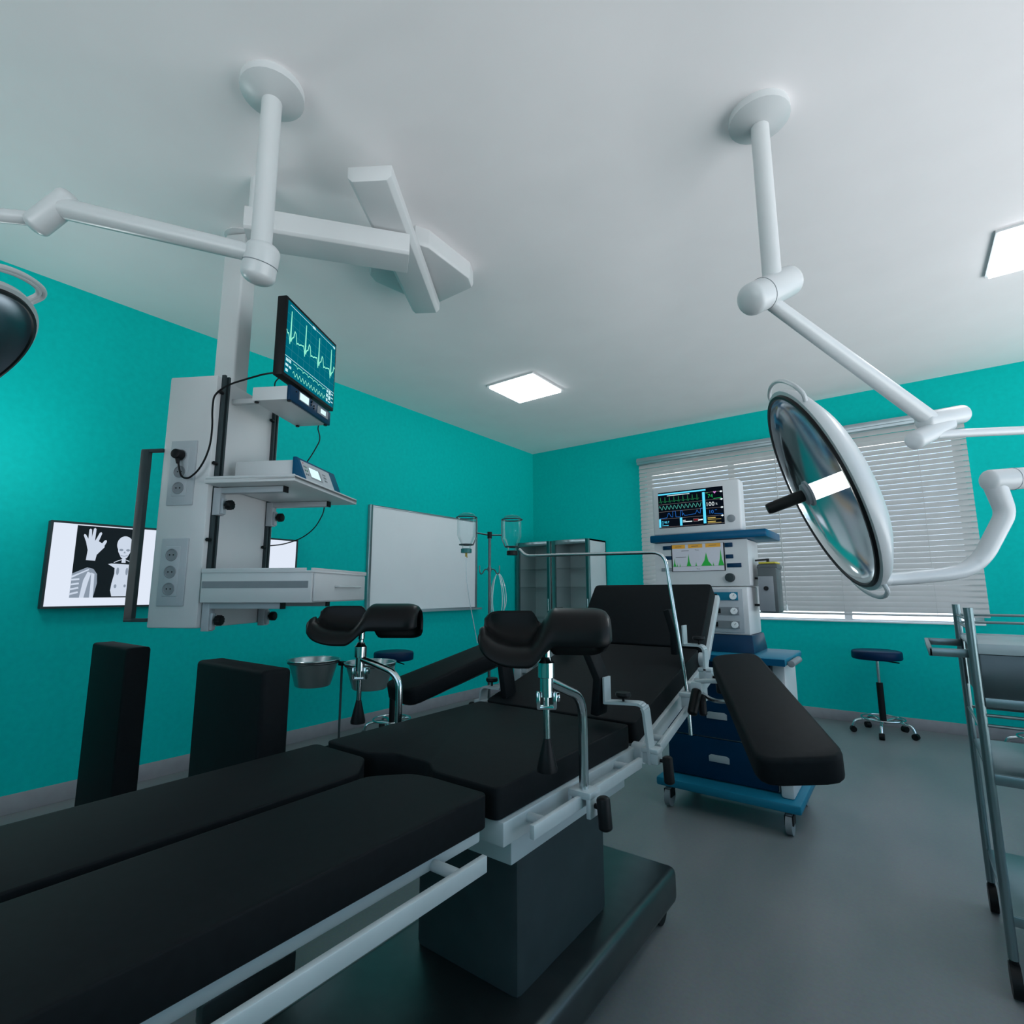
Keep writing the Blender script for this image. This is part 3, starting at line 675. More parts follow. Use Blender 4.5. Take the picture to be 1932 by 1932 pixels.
# leg holders
def crutch_mesh(c, rot, s=1., sw=1.):  # a knee rest: cupped trough at one end, rolled arch at the other
    cx_, cy_, cz_ = c; R_ = Matrix.Rotation(rot, 4, 'Z'); rings = []
    NS, NT = 44, 22
    U = [(.088, .122), (.084, .088), (.070, .054), (.036, .034), (-.006, .029), (-.046, .028), (-.076, .014), (-.086, -.010)]
    Ar = [(.085, .002), (.089, .062), (.068, .108), (.020, .126), (-.034, .114), (-.062, .086), (-.070, .056), (-.068, .040)]
    def cr(P, t):
        k = t*(len(P)-1); i = min(int(k), len(P)-2); f = k-i
        p0, p1, p2, p3 = P[max(i-1, 0)], P[i], P[i+1], P[min(i+2, len(P)-1)]
        return [.5*((2*p1[j])+(-p0[j]+p2[j])*f+(2*p0[j]-5*p1[j]+4*p2[j]-p3[j])*f*f+(-p0[j]+3*p1[j]-3*p2[j]+p3[j])*f**3) for j in (0, 1)]
    for i in range(NS+1):
        x = -.205+.41*i/NS
        k = min(1, max(0, (x+.050)/.085)); k = k*k*(3-2*k)
        e = min(1, (x+.205)/.060) if x < 0 else min(1, (.205-x)/.05); e = math.sqrt(max(0, 1-(1-max(e, 0))**2))
        ring = []
        for j in range(NT+1):
            t = j/NT; a = cr(U, t); b = cr(Ar, t)
            y, z = a[0]*(1-k)+b[0]*k, a[1]*(1-k)+b[1]*k
            cyy, czz = (.01*(1-k), .055*(1-k)+.075*k)
            sc_ = (.80+.20*e) if x < 0 else (.62+.38*e)
            y, z = cyy+(y-cyy)*sc_, czz+(z-czz)*sc_
            if x < -.075:
                lift = 1-math.sqrt(max(0, 1-((x+.075)/.131)**2))
                far = min(1, max(0, (z-.02)/.09)) if y > 0 else 0
                z += .055*lift*(1-far); y += (.03 if y < 0 else 0)*lift
                if far > 0: z -= .022*max(0, lift-.5)*far
            v_ = R_ @ V((x*s*sw, y*s, z*s)); ring.append((cx_+v_.x, cy_+v_.y, cz_+v_.z))
        rings.append(ring)
    return MB().loft(rings, False, False)
def leg_holder(label, rod, tube, crutch, rot, zr, k):
    """rod axis x, y; tube path from the rail up; zr top of the sleeve; k overall size"""
    o = thing('leg_holder', label, 'leg holder', (tube[0][0], tube[0][1], .60), 0)
    cr_ = crutch_mesh(crutch, rot, k, .80 if k < .9 else .95).build('knee_crutch', M['gloss'], o, solid=.013*k, sharp=180)
    x, y = rod
    zt = crutch[2]+.05*k
    MB().lathe([(.0095*k, 0), (.0095*k, zt-zr-.045*k), (.0125*k, zt-zr-.042*k), (.0125*k, zt-zr)], (x, y, zr), (0,0,1), 18, True).build('socket_stem', M['chrome'], o)
    MB().lathe([(.009*k, -.016*k), (.013*k, -.014*k), (.016*k, -.006*k), (.0215*k, .0), (.0215*k, .036*k), (.0165*k, .038*k), (.0165*k, .084*k)], (x, y, zr), (0,0,-1), 24, True).build('sleeve', M['chrome'], o)
    u = V((.80, .60, 0)); w_ = V((-.60, .80, 0)); c = V((x, y, 0))
    f = MB()
    for q in (-1, 1): f.bar(c+u*(.021*k*q)+V((0,0,zr-.072*k)), c+u*(.021*k*q)+V((0,0,zr-.112*k)), .024*k, .010*k, u)
    f.bar(c-u*.025*k+V((0,0,zr-.110*k)), c+u*.025*k+V((0,0,zr-.110*k)), .020*k, .010*k)
    f.cyl(c+u*.024*k-w_*.0+V((0,0,zr-.085*k)), c+u*.034*k+V((0,0,zr-.085*k)), .012*k, n=16)
    f.build('fork_clamp', M['chrome'], o, bevel=.003)
    MB().cyl((x, y, zr-.08*k), (x, y, zr-.190*k), .0085*k, n=16).build('handle_rod', M['chrome'], o)
    MB().lathe([(.009*k, 0), (.010*k, .004*k), (.0255*k, .070*k), (.025*k, .078*k), (.0, .084*k)], (x, y, zr-.184*k), (0,0,-1), 20).build('grip', M['black'], o, sharp=60)
    MB().tube(smooth_path(tube, .05, 7), .0115, 16).build('support_tube', M['chrome'], o)
    bx, by, bz = tube[0]
    MB().box(bx-.03, bx+.03, by-.026, by+.026, bz-.005, bz+.012).box(bx-.03, bx-.018, by-.026, by+.026, bz-.045, bz).box(bx+.018, bx+.03, by-.026, by+.026, bz-.045, bz).build('rail_clamp', M['paintsteel'], o, bevel=.003)
    sg = 1 if bx > 2.9 else -1
    MB().capsule((bx+sg*.055, by-.01, bz+.0), (bx+sg*.062, by-.015, bz-.055), .016, 14).cyl((bx+sg*.02, by, bz-.02), (bx+sg*.055, by-.01, bz-.02), .006).build('clamp_lever', M['black'], o)
leg_holder('black knee crutch on chrome post at the near right rail, overlapping the raised head end', (3.257, 1.0), [(3.25, 1.17, .680), (3.25, 1.17, .900), (3.257, 1.01, .958)], (3.247, 1.01, 1.004), .56, 1.0, .86)
leg_holder('black knee crutch on chrome post at the left rail, below the white pendant drawer', (2.365, 1.19), [(2.53, 1.225, .680), (2.53, 1.225, .880), (2.375, 1.19, .925)], (2.365, 1.205, .985), .60, .966, .97)

# padded side supports
def side_support(label, paddle, arm, sgn, wd=.034, m='leather'):
    o = thing('side_support', label, 'body support', (arm[0][0], arm[0][1], arm[0][2]-.08), 0, 'padded side supports on the table rails')
    P = [V(p) for p in paddle]; rings = []
    for i, p in enumerate(P):
        d = (P[min(i+1, len(P)-1)]-P[max(i-1, 0)]).normalized(); yv = V((0, 1, 0)); t = d.cross(yv).normalized()
        rings.append([p+yv*a*wd/2*2+t*b*.013 for a, b in ((-1,-1),(1,-1),(1,1),(-1,1))])
    MB().loft(rings).build('pad', M[m], o, bevel=.005)
    top = arm[1:]
    pth = smooth_path(arm, .025, 5)
    m_ = MB()
    for a, b in zip(pth[:-1], pth[1:]):
        m_.bar(a, b+(b-a)*.02, .044, .008, (0, 0, 1) if abs((b-a).normalized().z) < .7 else (1, 0, 0))
    m_.build('arm', M['paintsteel'], o)
    e = V(arm[-1])
    MB().bar(e+V((0, 0, -.003)), e+V((0, 0, .075)), .044, .006, (1, 0, 0)).build('pad_plate', M['paintsteel'], o)
    k = e+V((sgn*.055, 0, 0))
    MB().cyl(k, k+V((0, 0, .022)), .004, n=8).lathe([(.0, .0), (.021, .0), (.024, .006), (.022, .014), (.0, .016)], k+V((0, 0, .02)), (0,0,1), 20).build('knob', M['black'], o)
    b = V(arm[0])
    MB().box(b.x-.026, b.x+.026, b.y-.022, b.y+.022, b.z+.03, b.z+.043).box(b.x-.024, b.x+.024, b.y-.018, b.y+.018, b.z+.0, b.z+.03).build('rail_clamp', M['paintsteel'], o, bevel=.003)
    MB().capsule(b+V((sgn*.048, -.005, .02)), b+V((sgn*.052, -.008, -.04)), .015, 14).cyl(b+V((sgn*.02, 0, .01)), b+V((sgn*.048, 0, .01)), .005, n=8).build('clamp_lever', M['black'], o)
side_support('bent black side support across the middle of the table on the right rail', [(3.10, 1.54, .775), (3.112, 1.54, .885), (3.075, 1.54, .965)], [(3.262, 1.56, .655), (3.25, 1.55, .822), (3.130, 1.54, .815)], 1)
side_support('short black side support on the left rail, under the near knee crutch', [(2.655, 1.665, .755), (2.640, 1.665, .84), (2.630, 1.665, .905)], [(2.522, 1.665, .69), (2.53, 1.665, .785), (2.625, 1.665, .785)], -1)
side_support('black side support by the raised head end, crossed by the steel screen bar', [(3.150, 2.12, .905), (3.150, 2.12, .99), (3.125, 2.12, 1.08)], [(3.262, 2.12, .82), (3.262, 2.12, .945), (3.185, 2.12, .945)], 1)
side_support('black side support half hidden behind the near knee crutch by the head end', [(2.585, 2.20, .915), (2.575, 2.20, 1.0), (2.545, 2.20, 1.075)], [(2.518, 2.20, .84), (2.518, 2.20, .955), (2.548, 2.20, .955)], -1)

# anaesthesia screen bar
es = thing('screen_frame', 'thin steel bar rising from the right rail and bending over the table', 'screen bar', (3.25, 1.93, .66), 0)
MB().tube(smooth_path([(3.256, 1.925, .655), (3.249, 1.93, .80), (3.19, 1.93, 1.300), (2.55, 1.93, 1.312), (2.515, 1.93, 1.345)], .05, 6), .0068, 12).build('bar', M['steel'], es)
MB().box(3.226, 3.275, 1.905, 1.955, .785, .800).box(3.232, 3.268, 1.91, 1.95, .745, .785).build('rail_clamp', M['paintsteel'], es, bevel=.003)
MB().capsule((3.30, 1.925, .79), (3.305, 1.918, .735), .014, 14).cyl((3.265, 1.93, .77), (3.30, 1.926, .77), .005, n=8).build('clamp_lever', M['black'], es)

# ------------------------------------------------------------------ upright black padded boards at lower left
def upright(x0, x1, label):
    yb0, yb1, zt = .865, .960, .918
    o = thing('padded_board', label, 'padded board', ((x0+x1)/2, .91, 0), 0)
    MB().box(x0, x1, yb0, yb1, .10, zt).build('pad', M['leather'], o, bevel=.014, seg=3)
    MB().box(x0+.02, x1-.02, yb0+.015, yb1-.015, .06, .10).build('plinth', M['darksteel'], o, bevel=.004)
    for x in (x0+.05, x1-.05):
        MB().box(x-.02, x+.02, yb0-.09, yb1+.09, .0, .062).build('foot', M['darksteel'], o, bevel=.008)
upright(.755, 1.205, 'tall black padded board standing below the lit x-ray box, left one of two')
upright(1.875, 2.325, 'tall black padded board standing close to the foot end of the operating table')

# ------------------------------------------------------------------ anaesthesia machine
am = thing('anaesthesia_machine', 'white and blue anaesthesia trolley with drawers and ventilator screen by the window', 'anaesthesia machine', (3.0, 3.2, 0))
MB().box(2.71, 3.42, 2.93, 3.50, .105, .15).build('base_plate', M['sky'], am, bevel=.012)
for x in (2.77, 3.36):
    for y in (2.99, 3.43):
        c_ = MB().cyl((x-.014, y-.02, .05), (x+.014, y-.02, .05), .05, n=24).build('caster', M['grey'], am)
        MB().box(x-.02, x+.02, y-.05, y+.01, .05, .092).cyl((x, y, .08), (x, y, .106), .012, n=12).build('caster_fork', M['black'], c_)
MB().box(2.745, 3.31, 3.06, 3.46, .15, .785).build('cabinet', M['pale'], am, bevel=.006)
for i, (z0, z1) in enumerate(((.158, .365), (.372, .560), (.567, .775))):
    d_ = MB().box(2.75, 3.305, 3.038, 3.062, z0, z1).build('drawer', M['navy'], am, bevel=.004)
    if i < 2:
        zc = (.267, .488)[i]
        MB().prism([(2.972, zc-.018), (3.078, zc-.018), (3.078, zc+.010), (3.066, zc+.018), (2.984, zc+.018), (2.972, zc+.010)], 0, .006)
        hb = MB(); hb.T = Matrix(((1,0,0,0),(0,0,-1,3.039),(0,1,0,0),(0,0,0,1)))
        hb.prism([(2.972, zc-.018), (3.078, zc-.018), (3.078, zc+.010), (3.066, zc+.018), (2.984, zc+.018), (2.972, zc+.010)], 0, .008)
        hb.build('drawer_pull', M['pale'], d_, bevel=.002)
MB().box(2.72, 3.405, 2.90, 3.40, .788, .824).build('worktop', M['sky'], am, bevel=.010)
MB().box(2.722, 3.403, 2.897, 2.902, .790, .822).build('worktop_edge', M['blue'], am)
MB().box(3.325, 3.385, 2.99, 3.30, .15, .788).build('side_panel', M['white'], am, bevel=.012)
MB().cyl((3.425, 2.93, .80), (3.425, 3.16, .80), .016, n=16).box(3.40, 3.43, 2.95, 2.965, .793, .807).box(3.40, 3.43, 3.125, 3.14, .793, .807).build('push_handle', M['grey'], am, bevel=.002)
MB().tube(smooth_path([(3.20, 2.895, .806), (3.20, 2.875, .80), (3.29, 2.872, .80), (3.29, 2.895, .806)], .012), .006, 8).build('worktop_latch', M['black'], am)
# column: plinth, gauge section, ventilator section
MB().loft([[(2.70,3.055,.824),(3.235,3.055,.824),(3.235,3.385,.824),(2.70,3.385,.824)], [(2.71,3.085,.915),(3.222,3.085,.915),(3.222,3.375,.915),(2.71,3.375,.915)]]).build('plinth', M['navy'], am, bevel=.004)
MB().box(2.715, 3.212, 3.095, 3.37, .915, 1.178).build('gauge_section', M['white'], am, bevel=.010)
gp = MB().box(2.74, 3.185, 3.089, 3.097, .928, 1.165).build('gauge_panel', M['pale'], am, bevel=.002)
for z0, z1, mm, dx in ((1.103, 1.148, 'sky', 3.052), (1.024, 1.066, 'grey', 3.066), (.951, .990, 'grey', 3.048)):
    s_ = MB().box(2.78, 3.162, 3.085, 3.090, z0, z1).build('flow_module', M[mm], am)
    zm = (z0+z1)/2
    MB().box(2.985, dx, 3.083, 3.086, zm-.013, zm+.013).build('readout', M['black'], s_)
    gl = MB()
    for q in range(2): gl.ribbon([(dx-.036+.014*q, zm-.006), (dx-.036+.014*q, zm+.006), (dx-.028+.014*q, zm+.006), (dx-.028+.014*q, zm-.006), (dx-.036+.014*q, zm-.006), (dx-.036+.014*q, zm)], .0018, (0, 3.0825, 0), (1,0,0), (0,0,1))
    gl.build('readout_digits', M['green'], s_)
    n = 24; g_ = MB(); g_.loft([[(3.138+(.0185 if i % 2 else .0165)*math.cos(2*PI*i/n), y, zm+(.0185 if i % 2 else .0165)*math.sin(2*PI*i/n)) for i in range(n)] for y in (3.086, 3.072)])
    g_.build('dial', M['sill'], s_)
    MB().ribbon([(3.138, zm), (3.146, zm+.009)], .002, (0, 3.0715, 0), (1,0,0), (0,0,1)).build('dial_mark', M['ink'], s_)
vs = MB().box(2.70, 3.222, 3.10, 3.375, 1.180, 1.442).build('ventilator_section', M['white'], am, bevel=.010)
MB().box(2.695, 3.227, 3.094, 3.10, 1.182, 1.44).build('ventilator_face', M['white'], am)
yv = 3.0935
MB().box(2.800, 3.106, yv-.004, yv+.002, 1.268, 1.426).build('screen_bezel', M['black'], vs)
scv = MB().rect(2.806, 3.100, 1.270, 1.425, (0, yv-.0045, 0), (1,0,0), (0,0,1)).build('ventilator_screen', M['scrgrey'], am)
O1 = (0, yv-.005, 0); UX, UZ = (1,0,0), (0,0,1)
MB().rect(2.806, 2.884, 1.403, 1.425, O1, UX, UZ).rect(2.902, 2.984, 1.403, 1.425, O1, UX, UZ).rect(3.002, 3.086, 1.403, 1.425, O1, UX, UZ).build('screen_header', M['orange'], scv)
gr = MB()
for a, b, h_ in ((2.808, 2.828, .05), (2.830, 2.838, .02), (2.846, 2.854, .02), (2.888, 2.916, .072), (2.938, 2.950, .024), (2.972, 3.034, .076), (3.036, 3.046, .022), (3.068, 3.100, .095)):
    gr.flat([(a, 1.298), (b, 1.298), ((a+b)/2+(b-a)*.18, 1.298+h_*.35), ((a+b)/2, 1.298+h_), ((a+b)/2-(b-a)*.18, 1.298+h_*.4)], O1, UX, UZ)
gr.build('graph', M['graphgreen'], scv)
ik = MB().ribbon([(2.808, 1.297), (3.098, 1.297)], .0012, O1, UX, UZ).ribbon([(2.862, 1.388), (2.904, 1.388)], .003, O1, UX, UZ).ribbon([(2.826, 1.352), (2.888, 1.352)], .0022, O1, UX, UZ)
O2 = (0, yv-.0055, 0)
ik.ribbon([(2.825, 1.414), (2.862, 1.414)], .003, O2, UX, UZ).ribbon([(2.922, 1.414), (2.960, 1.414)], .003, O2, UX, UZ).ribbon([(3.022, 1.414), (3.062, 1.414)], .003, O2, UX, UZ)
ik.text('Time', .011, 2.940, 1.387, O2, UX, UZ).text('Time', .010, 2.945, 1.278, O2, UX, UZ)
ik.build('screen_text', M['ink'], scv)
for n_k, (a, b, c, d_) in enumerate(((2.750, 2.800, 1.400, 1.423), (2.752, 2.800, 1.340, 1.362), (3.108, 3.150, 1.399, 1.424), (3.110, 3.150, 1.335, 1.357), (3.114, 3.190, 1.285, 1.308))):
    MB().box(a, b, yv-.006, yv+.002, c, d_).build('soft_key', M['navy'], vs, bevel=.002)
MB().box(2.735, 2.798, yv-.006, yv+.002, 1.272, 1.291).build('soft_key', M['grey'], vs, bevel=.002)
MB().cyl((3.128, yv+.002, 1.228), (3.128, yv-.030, 1.228), .0245, .0235, 28).build('rotary_knob', M['dark'], vs, bevel=.002)
MB().box(2.68, 3.335, 3.06, 3.44, 1.444, 1.488).build('top_shelf', M['blue'], am, bevel=.008)
# absorber canister on the right side
cn = MB().box(3.245, 3.345, 3.20, 3.34, 1.035, 1.285).build('absorber', M['canister'], am, bevel=.012)
MB().box(3.240, 3.35, 3.21, 3.35, 1.270, 1.305).build('absorber_cap', M['canister'], am, bevel=.014)
MB().box(3.252, 3.340, 3.215, 3.345, 1.305, 1.315).build('absorber_lid', M['yellow'], am, bevel=.003)
MB().bar((3.235, 3.22, 1.325), (3.30, 3.25, 1.330), .014, .010).cyl((3.295, 3.25, 1.313), (3.295, 3.25, 1.335), .008, n=10).build('absorber_lever', M['black'], am)
MB().box(3.248, 3.325, 3.194, 3.201, 1.042, 1.235).build('absorber_plate', M['grey'], cn, bevel=.002)
MB().cyl((3.288, 3.195, 1.168), (3.288, 3.182, 1.168), .012, n=16).build('absorber_knob', M['black'], cn)
for z in (1.075, 1.225): MB().box(3.205, 3.25, 3.24, 3.255, z-.006, z+.006).build('absorber_pin', M['black'], am)

# monitor on top of the machine
pm = thing('patient_monitor', 'pale grey patient monitor with black trace screen on the blue top shelf', 'monitor', (2.93, 3.2, 1.488), 0)
MB().box(2.690, 3.205, 3.10, 3.20, 1.490, 1.785).build('housing', M['white'], pm, bevel=.012, seg=3)
MB().cyl((3.152, 3.102, 1.561), (3.152, 3.088, 1.561), .021, n=24).build('knob', M['grey'], pm, bevel=.002)
ys = 3.0985
mx0, mx1, mz0, mz1 = 2.730, 3.115, 1.533, 1.753
ms = MB().rect(mx0, mx1, mz0, mz1, (0, ys, 0), UX, UZ).build('screen', M['scrblack'], pm)
def S(u, v): return (mx0+(mx1-mx0)*u, mz0+(mz1-mz0)*v)
def sr(mb, a0, a1, b0, b1, l=1):
    p, q = S(a0, b0), S(a1, b1); return mb.rect(p[0], q[0], p[1], q[1], (0, ys-.0006*l, 0), UX, UZ)
def sl(mb, pts, w, l=1): return mb.ribbon([S(*p) for p in pts], w, (0, ys-.0006*l, 0), UX, UZ)
def st(mb, t, size, u, v): p = S(u, v); return mb.text(t, size, p[0], p[1], (0, ys-.0015, 0), UX, UZ)
g = MB(); sr(g, 0, .75, .925, .965); sr(g, .695, .735, .05, .89); sr(g, .0, .032, .02, .26); sr(g, .335, .372, .04, .26); g.build('cyan_bar', M['cyan'], ms)
g = MB()
for v in (.66, .455, .255, .03): sl(g, [(0, v), (.69, v)], .0012)
for v in (.87, .665, .445, .235, .03): sl(g, [(.74, v), (1, v)], .0012)
g.build('rule', M['rose'], ms)
g = MB(); p = [(.01, .74)]
for k in range(9):
    x = .04+.072*k; p += [(x-.02, .74), (x-.008, .715), (x, .865), (x+.008, .70), (x+.02, .75), (x+.035, .74)]
sl(g, p, .0017); g.build('heart_trace', M['greendark'], ms)
g = MB(); sl(g, [(.01+.0085*i, .565+.055*math.sin(i*.9)+.012*math.sin(i*1.8)) for i in range(79)], .0022); g.build('pulse_trace', M['aqua'], ms)
g = MB(); sl(g, [(.02,.275),(.13,.285),(.155,.40),(.17,.41),(.20,.30),(.225,.29),(.228,.45),(.27,.45),(.275,.285),(.345,.285),(.35,.45),(.375,.45),(.378,.31),(.395,.37),(.41,.31),(.45,.31),(.58,.33),(.605,.43),(.625,.36),(.65,.33),(.66,.46),(.69,.46)], .0022)
st(g, '10', .030, .775, .295); sl(g, [(.86, .29), (.98, .27)], .002); sl(g, [(.87,.385),(.90,.385)], .002); g.build('breath_trace', M['royal'], ms)
g = MB(); st(g, '74', .030, .775, .72); sl(g, [(.75,.855),(.78,.855)], .002); sl(g, [(.86,.69),(.97,.70)], .003); g.build('pulse_number', M['green'], ms)
g = MB(); st(g, '100', .034, .738, .50); st(g, '%', .016, .885, .52); sl(g, [(.15,.895),(.50,.895)], .004)
sl(g, [(.385,.175),(.42,.175)], .004); sl(g, [(.385,.135),(.52,.135)], .005); sl(g, [(.62,.15),(.68,.16)], .007)
for v in (.86, .655, .44, .225): p = S(.975, v); g.flat([(p[0]-.010, p[1]), (p[0], p[1]-.006), (p[0]+.008, p[1]), (p[0], p[1]+.006)], (0, ys-.0012, 0), UX, UZ)
g.build('white_text', M['scrwhite'], ms)
g = MB(); p = S(.88, .855); g.flat([(p[0], p[1]-.008), (p[0]+.009, p[1]+.003), (p[0]+.005, p[1]+.006), (p[0], p[1]+.003), (p[0]-.005, p[1]+.006), (p[0]-.009, p[1]+.003)], (0, ys-.0012, 0), UX, UZ); g.build('heart_icon', M['pink'], ms)
g = MB(); st(g, '98.7', .018, .085, .13); sl(g, [(.05,.19),(.07,.19),(.07,.11),(.05,.11),(.05,.19)], .0015); sl(g, [(.05,.07),(.15,.07)], .003); g.build('temperature_number', M['cyan'], ms)
g = MB(); sl(g, [(.76,.185),(.87,.185)], .005); sl(g, [(.76,.145),(.95,.14)], .0025); sl(g, [(.76,.085),(.87,.085)], .005); sl(g, [(.76,.05),(.95,.05)], .0025); g.build('pressure_text', M['gold'], ms)
g = MB(); sl(g, [(.56,.165),(.61,.165)], .006); g.build('alarm_mark', M['redicon'], ms)
g = MB(); sl(g, [(.545,.20),(.625,.20),(.625,.125),(.545,.125),(.545,.20)], .0015); g.build('alarm_box', M['rose'], ms)

# ------------------------------------------------------------------ infusion stand
IX, IY = 1.895, 2.478
iv = thing('drip_stand', 'slim dark drip stand holding two glass bottles beside the whiteboard', 'drip stand', (IX, IY, 0))
IR = V((.80247, .59668, 0)).normalized()      # the cross bar lies along this line
def ip(a, z, b=0): return V((IX, IY, z)) + IR*a + V((-IR.y, IR.x, 0))*b
MB().cyl((IX, IY, .12), (IX, IY, 1.50), .0085, n=14).build('pole', M['darksteel'], iv)
MB().cyl((IX, IY, 1.475), (IX, IY, 1.515), .014, n=14).build('top_collar', M['black'], iv)
for s_ in (-1, 1):
    k = s_*.142 if s_ < 0 else .137
    zoff = .012 if s_ < 0 else -.002
    a = abs(k)-.062
    MB().tube([ip(0, 1.495), ip(s_*a, 1.497+zoff)], .0045, 8).build('cross_arm', M['darksteel'], iv)
    cg = MB()
    cg.ring(ip(k, 1.592+zoff), (0,0,1), .062, .004, 32, 6); cg.ring(ip(k, 1.425+zoff), (0,0,1), .042, .004, 28, 6)
    cg.tube([ip(s_*a, 1.592+zoff), ip(s_*a, 1.475+zoff), ip(k-s_*.042, 1.425+zoff)], .0038, 8)
    cg.build('bottle_cage', M['darksteel'], iv)
    bt = thing('infusion_bottle', 'upturned clear glass bottle with teal cap in front of the whiteboard' if s_ < 0 else 'upturned clear glass bottle with black cap beside the glass cabinets', 'bottle', tuple(ip(k, 1.375+zoff)), 0, 'upturned bottles on the drip stand')
    MB().lathe([(.0, 1.62), (.035, 1.618), (.052, 1.608), (.056, 1.59), (.056, 1.485), (.052, 1.472), (.030, 1.425), (.026, 1.41), (.026, 1.395), (.0, 1.395)], V((ip(k, 0).x, ip(k, 0).y, zoff)), (0,0,1), 32).build('glass_body', M['bottleglass'], bt, sharp=60)
    MB().lathe([(.0, 1.375), (.033, 1.375), (.033, 1.398), (.028, 1.402), (.0, 1.402)], V((ip(k, 0).x, ip(k, 0).y, zoff)), (0,0,1), 28).build('cap', mat('teal_cap', (.01, .16, .16), .4) if s_ < 0 else M['black'], bt)
    if s_ < 0: MB().cyl(ip(k, 1.352+zoff), ip(k, 1.376+zoff), .007, n=12).cyl(ip(k+.002, 1.350+zoff), ip(k+.008, 1.350+zoff), .004, n=8).build('spike', M['amber'], bt)
for s_ in (-1, 1):
    z_ = 1.288
    pth = [ip(0, z_), ip(s_*.03, z_), ip(s_*.042, z_-.025), ip(s_*.052, z_-.03), ip(s_*.06, z_-.015), ip(s_*.06, z_+.022)]
    MB().tube(smooth_path(pth, .012, 4), .0035, 8).build('hook', M['darksteel'], iv)
MB().cyl((IX, IY, 1.275), (IX, IY, 1.300), .012, n=12).build('hook_collar', M['darksteel'], iv)
for k in range(5):
    a = 2*PI*k/5+.3; e = V((math.cos(a), math.sin(a), 0))
    MB().tube(smooth_path([V((IX, IY, .14)), V((IX, IY, .13))+e*.10, V((IX, IY, .065))+e*.26], .06), .009, 10).build('leg', M['darksteel'], iv)
    MB().cyl(V((IX, IY, .026))+e*.262+V((-e.y, e.x, 0))*.01, V((IX, IY, .026))+e*.262-V((-e.y, e.x, 0))*.01, .026, n=16).cyl(V((IX, IY, .03))+e*.262, V((IX, IY, .07))+e*.262, .007, n=8).build('caster', M['black'], iv)
tb = MB().tube(smooth_path([ip(-.142, 1.362), ip(-.142, 1.30), ip(-.138, 1.22), ip(-.12, 1.10), ip(-.10, 1.0), ip(-.07, .85)], .1, 6), .0022, 8)
single(tb, 'infusion_tube', M['aluminium'], 'thin clear line hanging straight down from the left bottle', 'tube', tuple(ip(-.10, 1.0)))
tb = MB()
for j, (w, zb) in enumerate(((.036, 1.00), (.048, .98), (.058, 1.02))):
    c_ = ip(.046+.002*j, 1.266, .0)
    P = []
    for i in range(37):
        a = 2*PI*i/36; P.append(ip(.048+.0025*j+w*math.sin(a)*(.6+.4*(1-math.cos(a))/2), (1.262+zb)/2+(1.262-zb)/2*math.cos(a), .004*j))
    tb.tube(P, .0028, 8, False)
single(tb, 'tubing_coil', M['tubing'], 'looped clear plastic tubing hanging from the right hook of the drip stand', 'tubing', tuple(ip(.048, 1.0)))

# ------------------------------------------------------------------ basin stand
BS = V((.625, 2.375, 0))
bs = thing('basin_stand', 'thin black double ring stand with casters near the teal wall', 'basin stand', (BS.x, BS.y, 0))
ua = V((.80, .59, 0)).normalized()
MB().cyl((BS.x, BS.y, .10), (BS.x, BS.y, .655), .008, n=12).build('pole', M['darksteel'], bs)
MB().box(BS.x-.02, BS.x+.02, BS.y-.02, BS.y+.02, .635, .665).build('top_block', M['black'], bs, bevel=.004)
for s_, zz in ((-1, .66), (1, .64)):
    c_ = BS+ua*(.202*s_); c_.z = zz
    MB().ring(c_, (0,0,1), .172, .006, 48, 8).bar(BS+V((0,0,.65)), BS+ua*(.03*s_)+V((0,0,zz)), .012, .01).build('ring_holder', M['darksteel'], bs)
    bn = thing('steel_basin', 'stainless steel basin on the left ring of the stand, just past the black chair' if s_ < 0 else 'stainless steel basin on the right ring, behind the chrome leg holder tube', 'basin', (c_.x, c_.y, zz-.16), 0, 'steel basins on the ring stand')
    prof = [(.0, -.165), (.110, -.165), (.120, -.158), (.166, .0), (.178, .012), (.182, .016), (.180, .020), (.168, .016), (.116, -.150), (.0, -.156)]
    MB().lathe(prof, c_, (0,0,1), 48).build('bowl', M['bowl'], bn, sharp=50)
    MB().ring(c_+V((0,0,.017)), (0,0,1), .180, .0045, 48, 8).build('rolled_rim', M['steel'], bn)
for k in range(4):
    a = PI/4+PI/2*k+.2; e = V((math.cos(a), math.sin(a), 0))
    MB().tube([BS+V((0,0,.105)), BS+e*.17+V((0,0,.075))], .008, 8).build('leg', M['black'], bs)
    MB().cyl(BS+e*.172+V((-e.y*.012, e.x*.012, .03)), BS+e*.172+V((e.y*.012, -e.x*.012, .03)), .03, n=18).cyl(BS+e*.172+V((0,0,.04)), BS+e*.172+V((0,0,.085)), .008, n=8).build('caster', M['black'], bs)

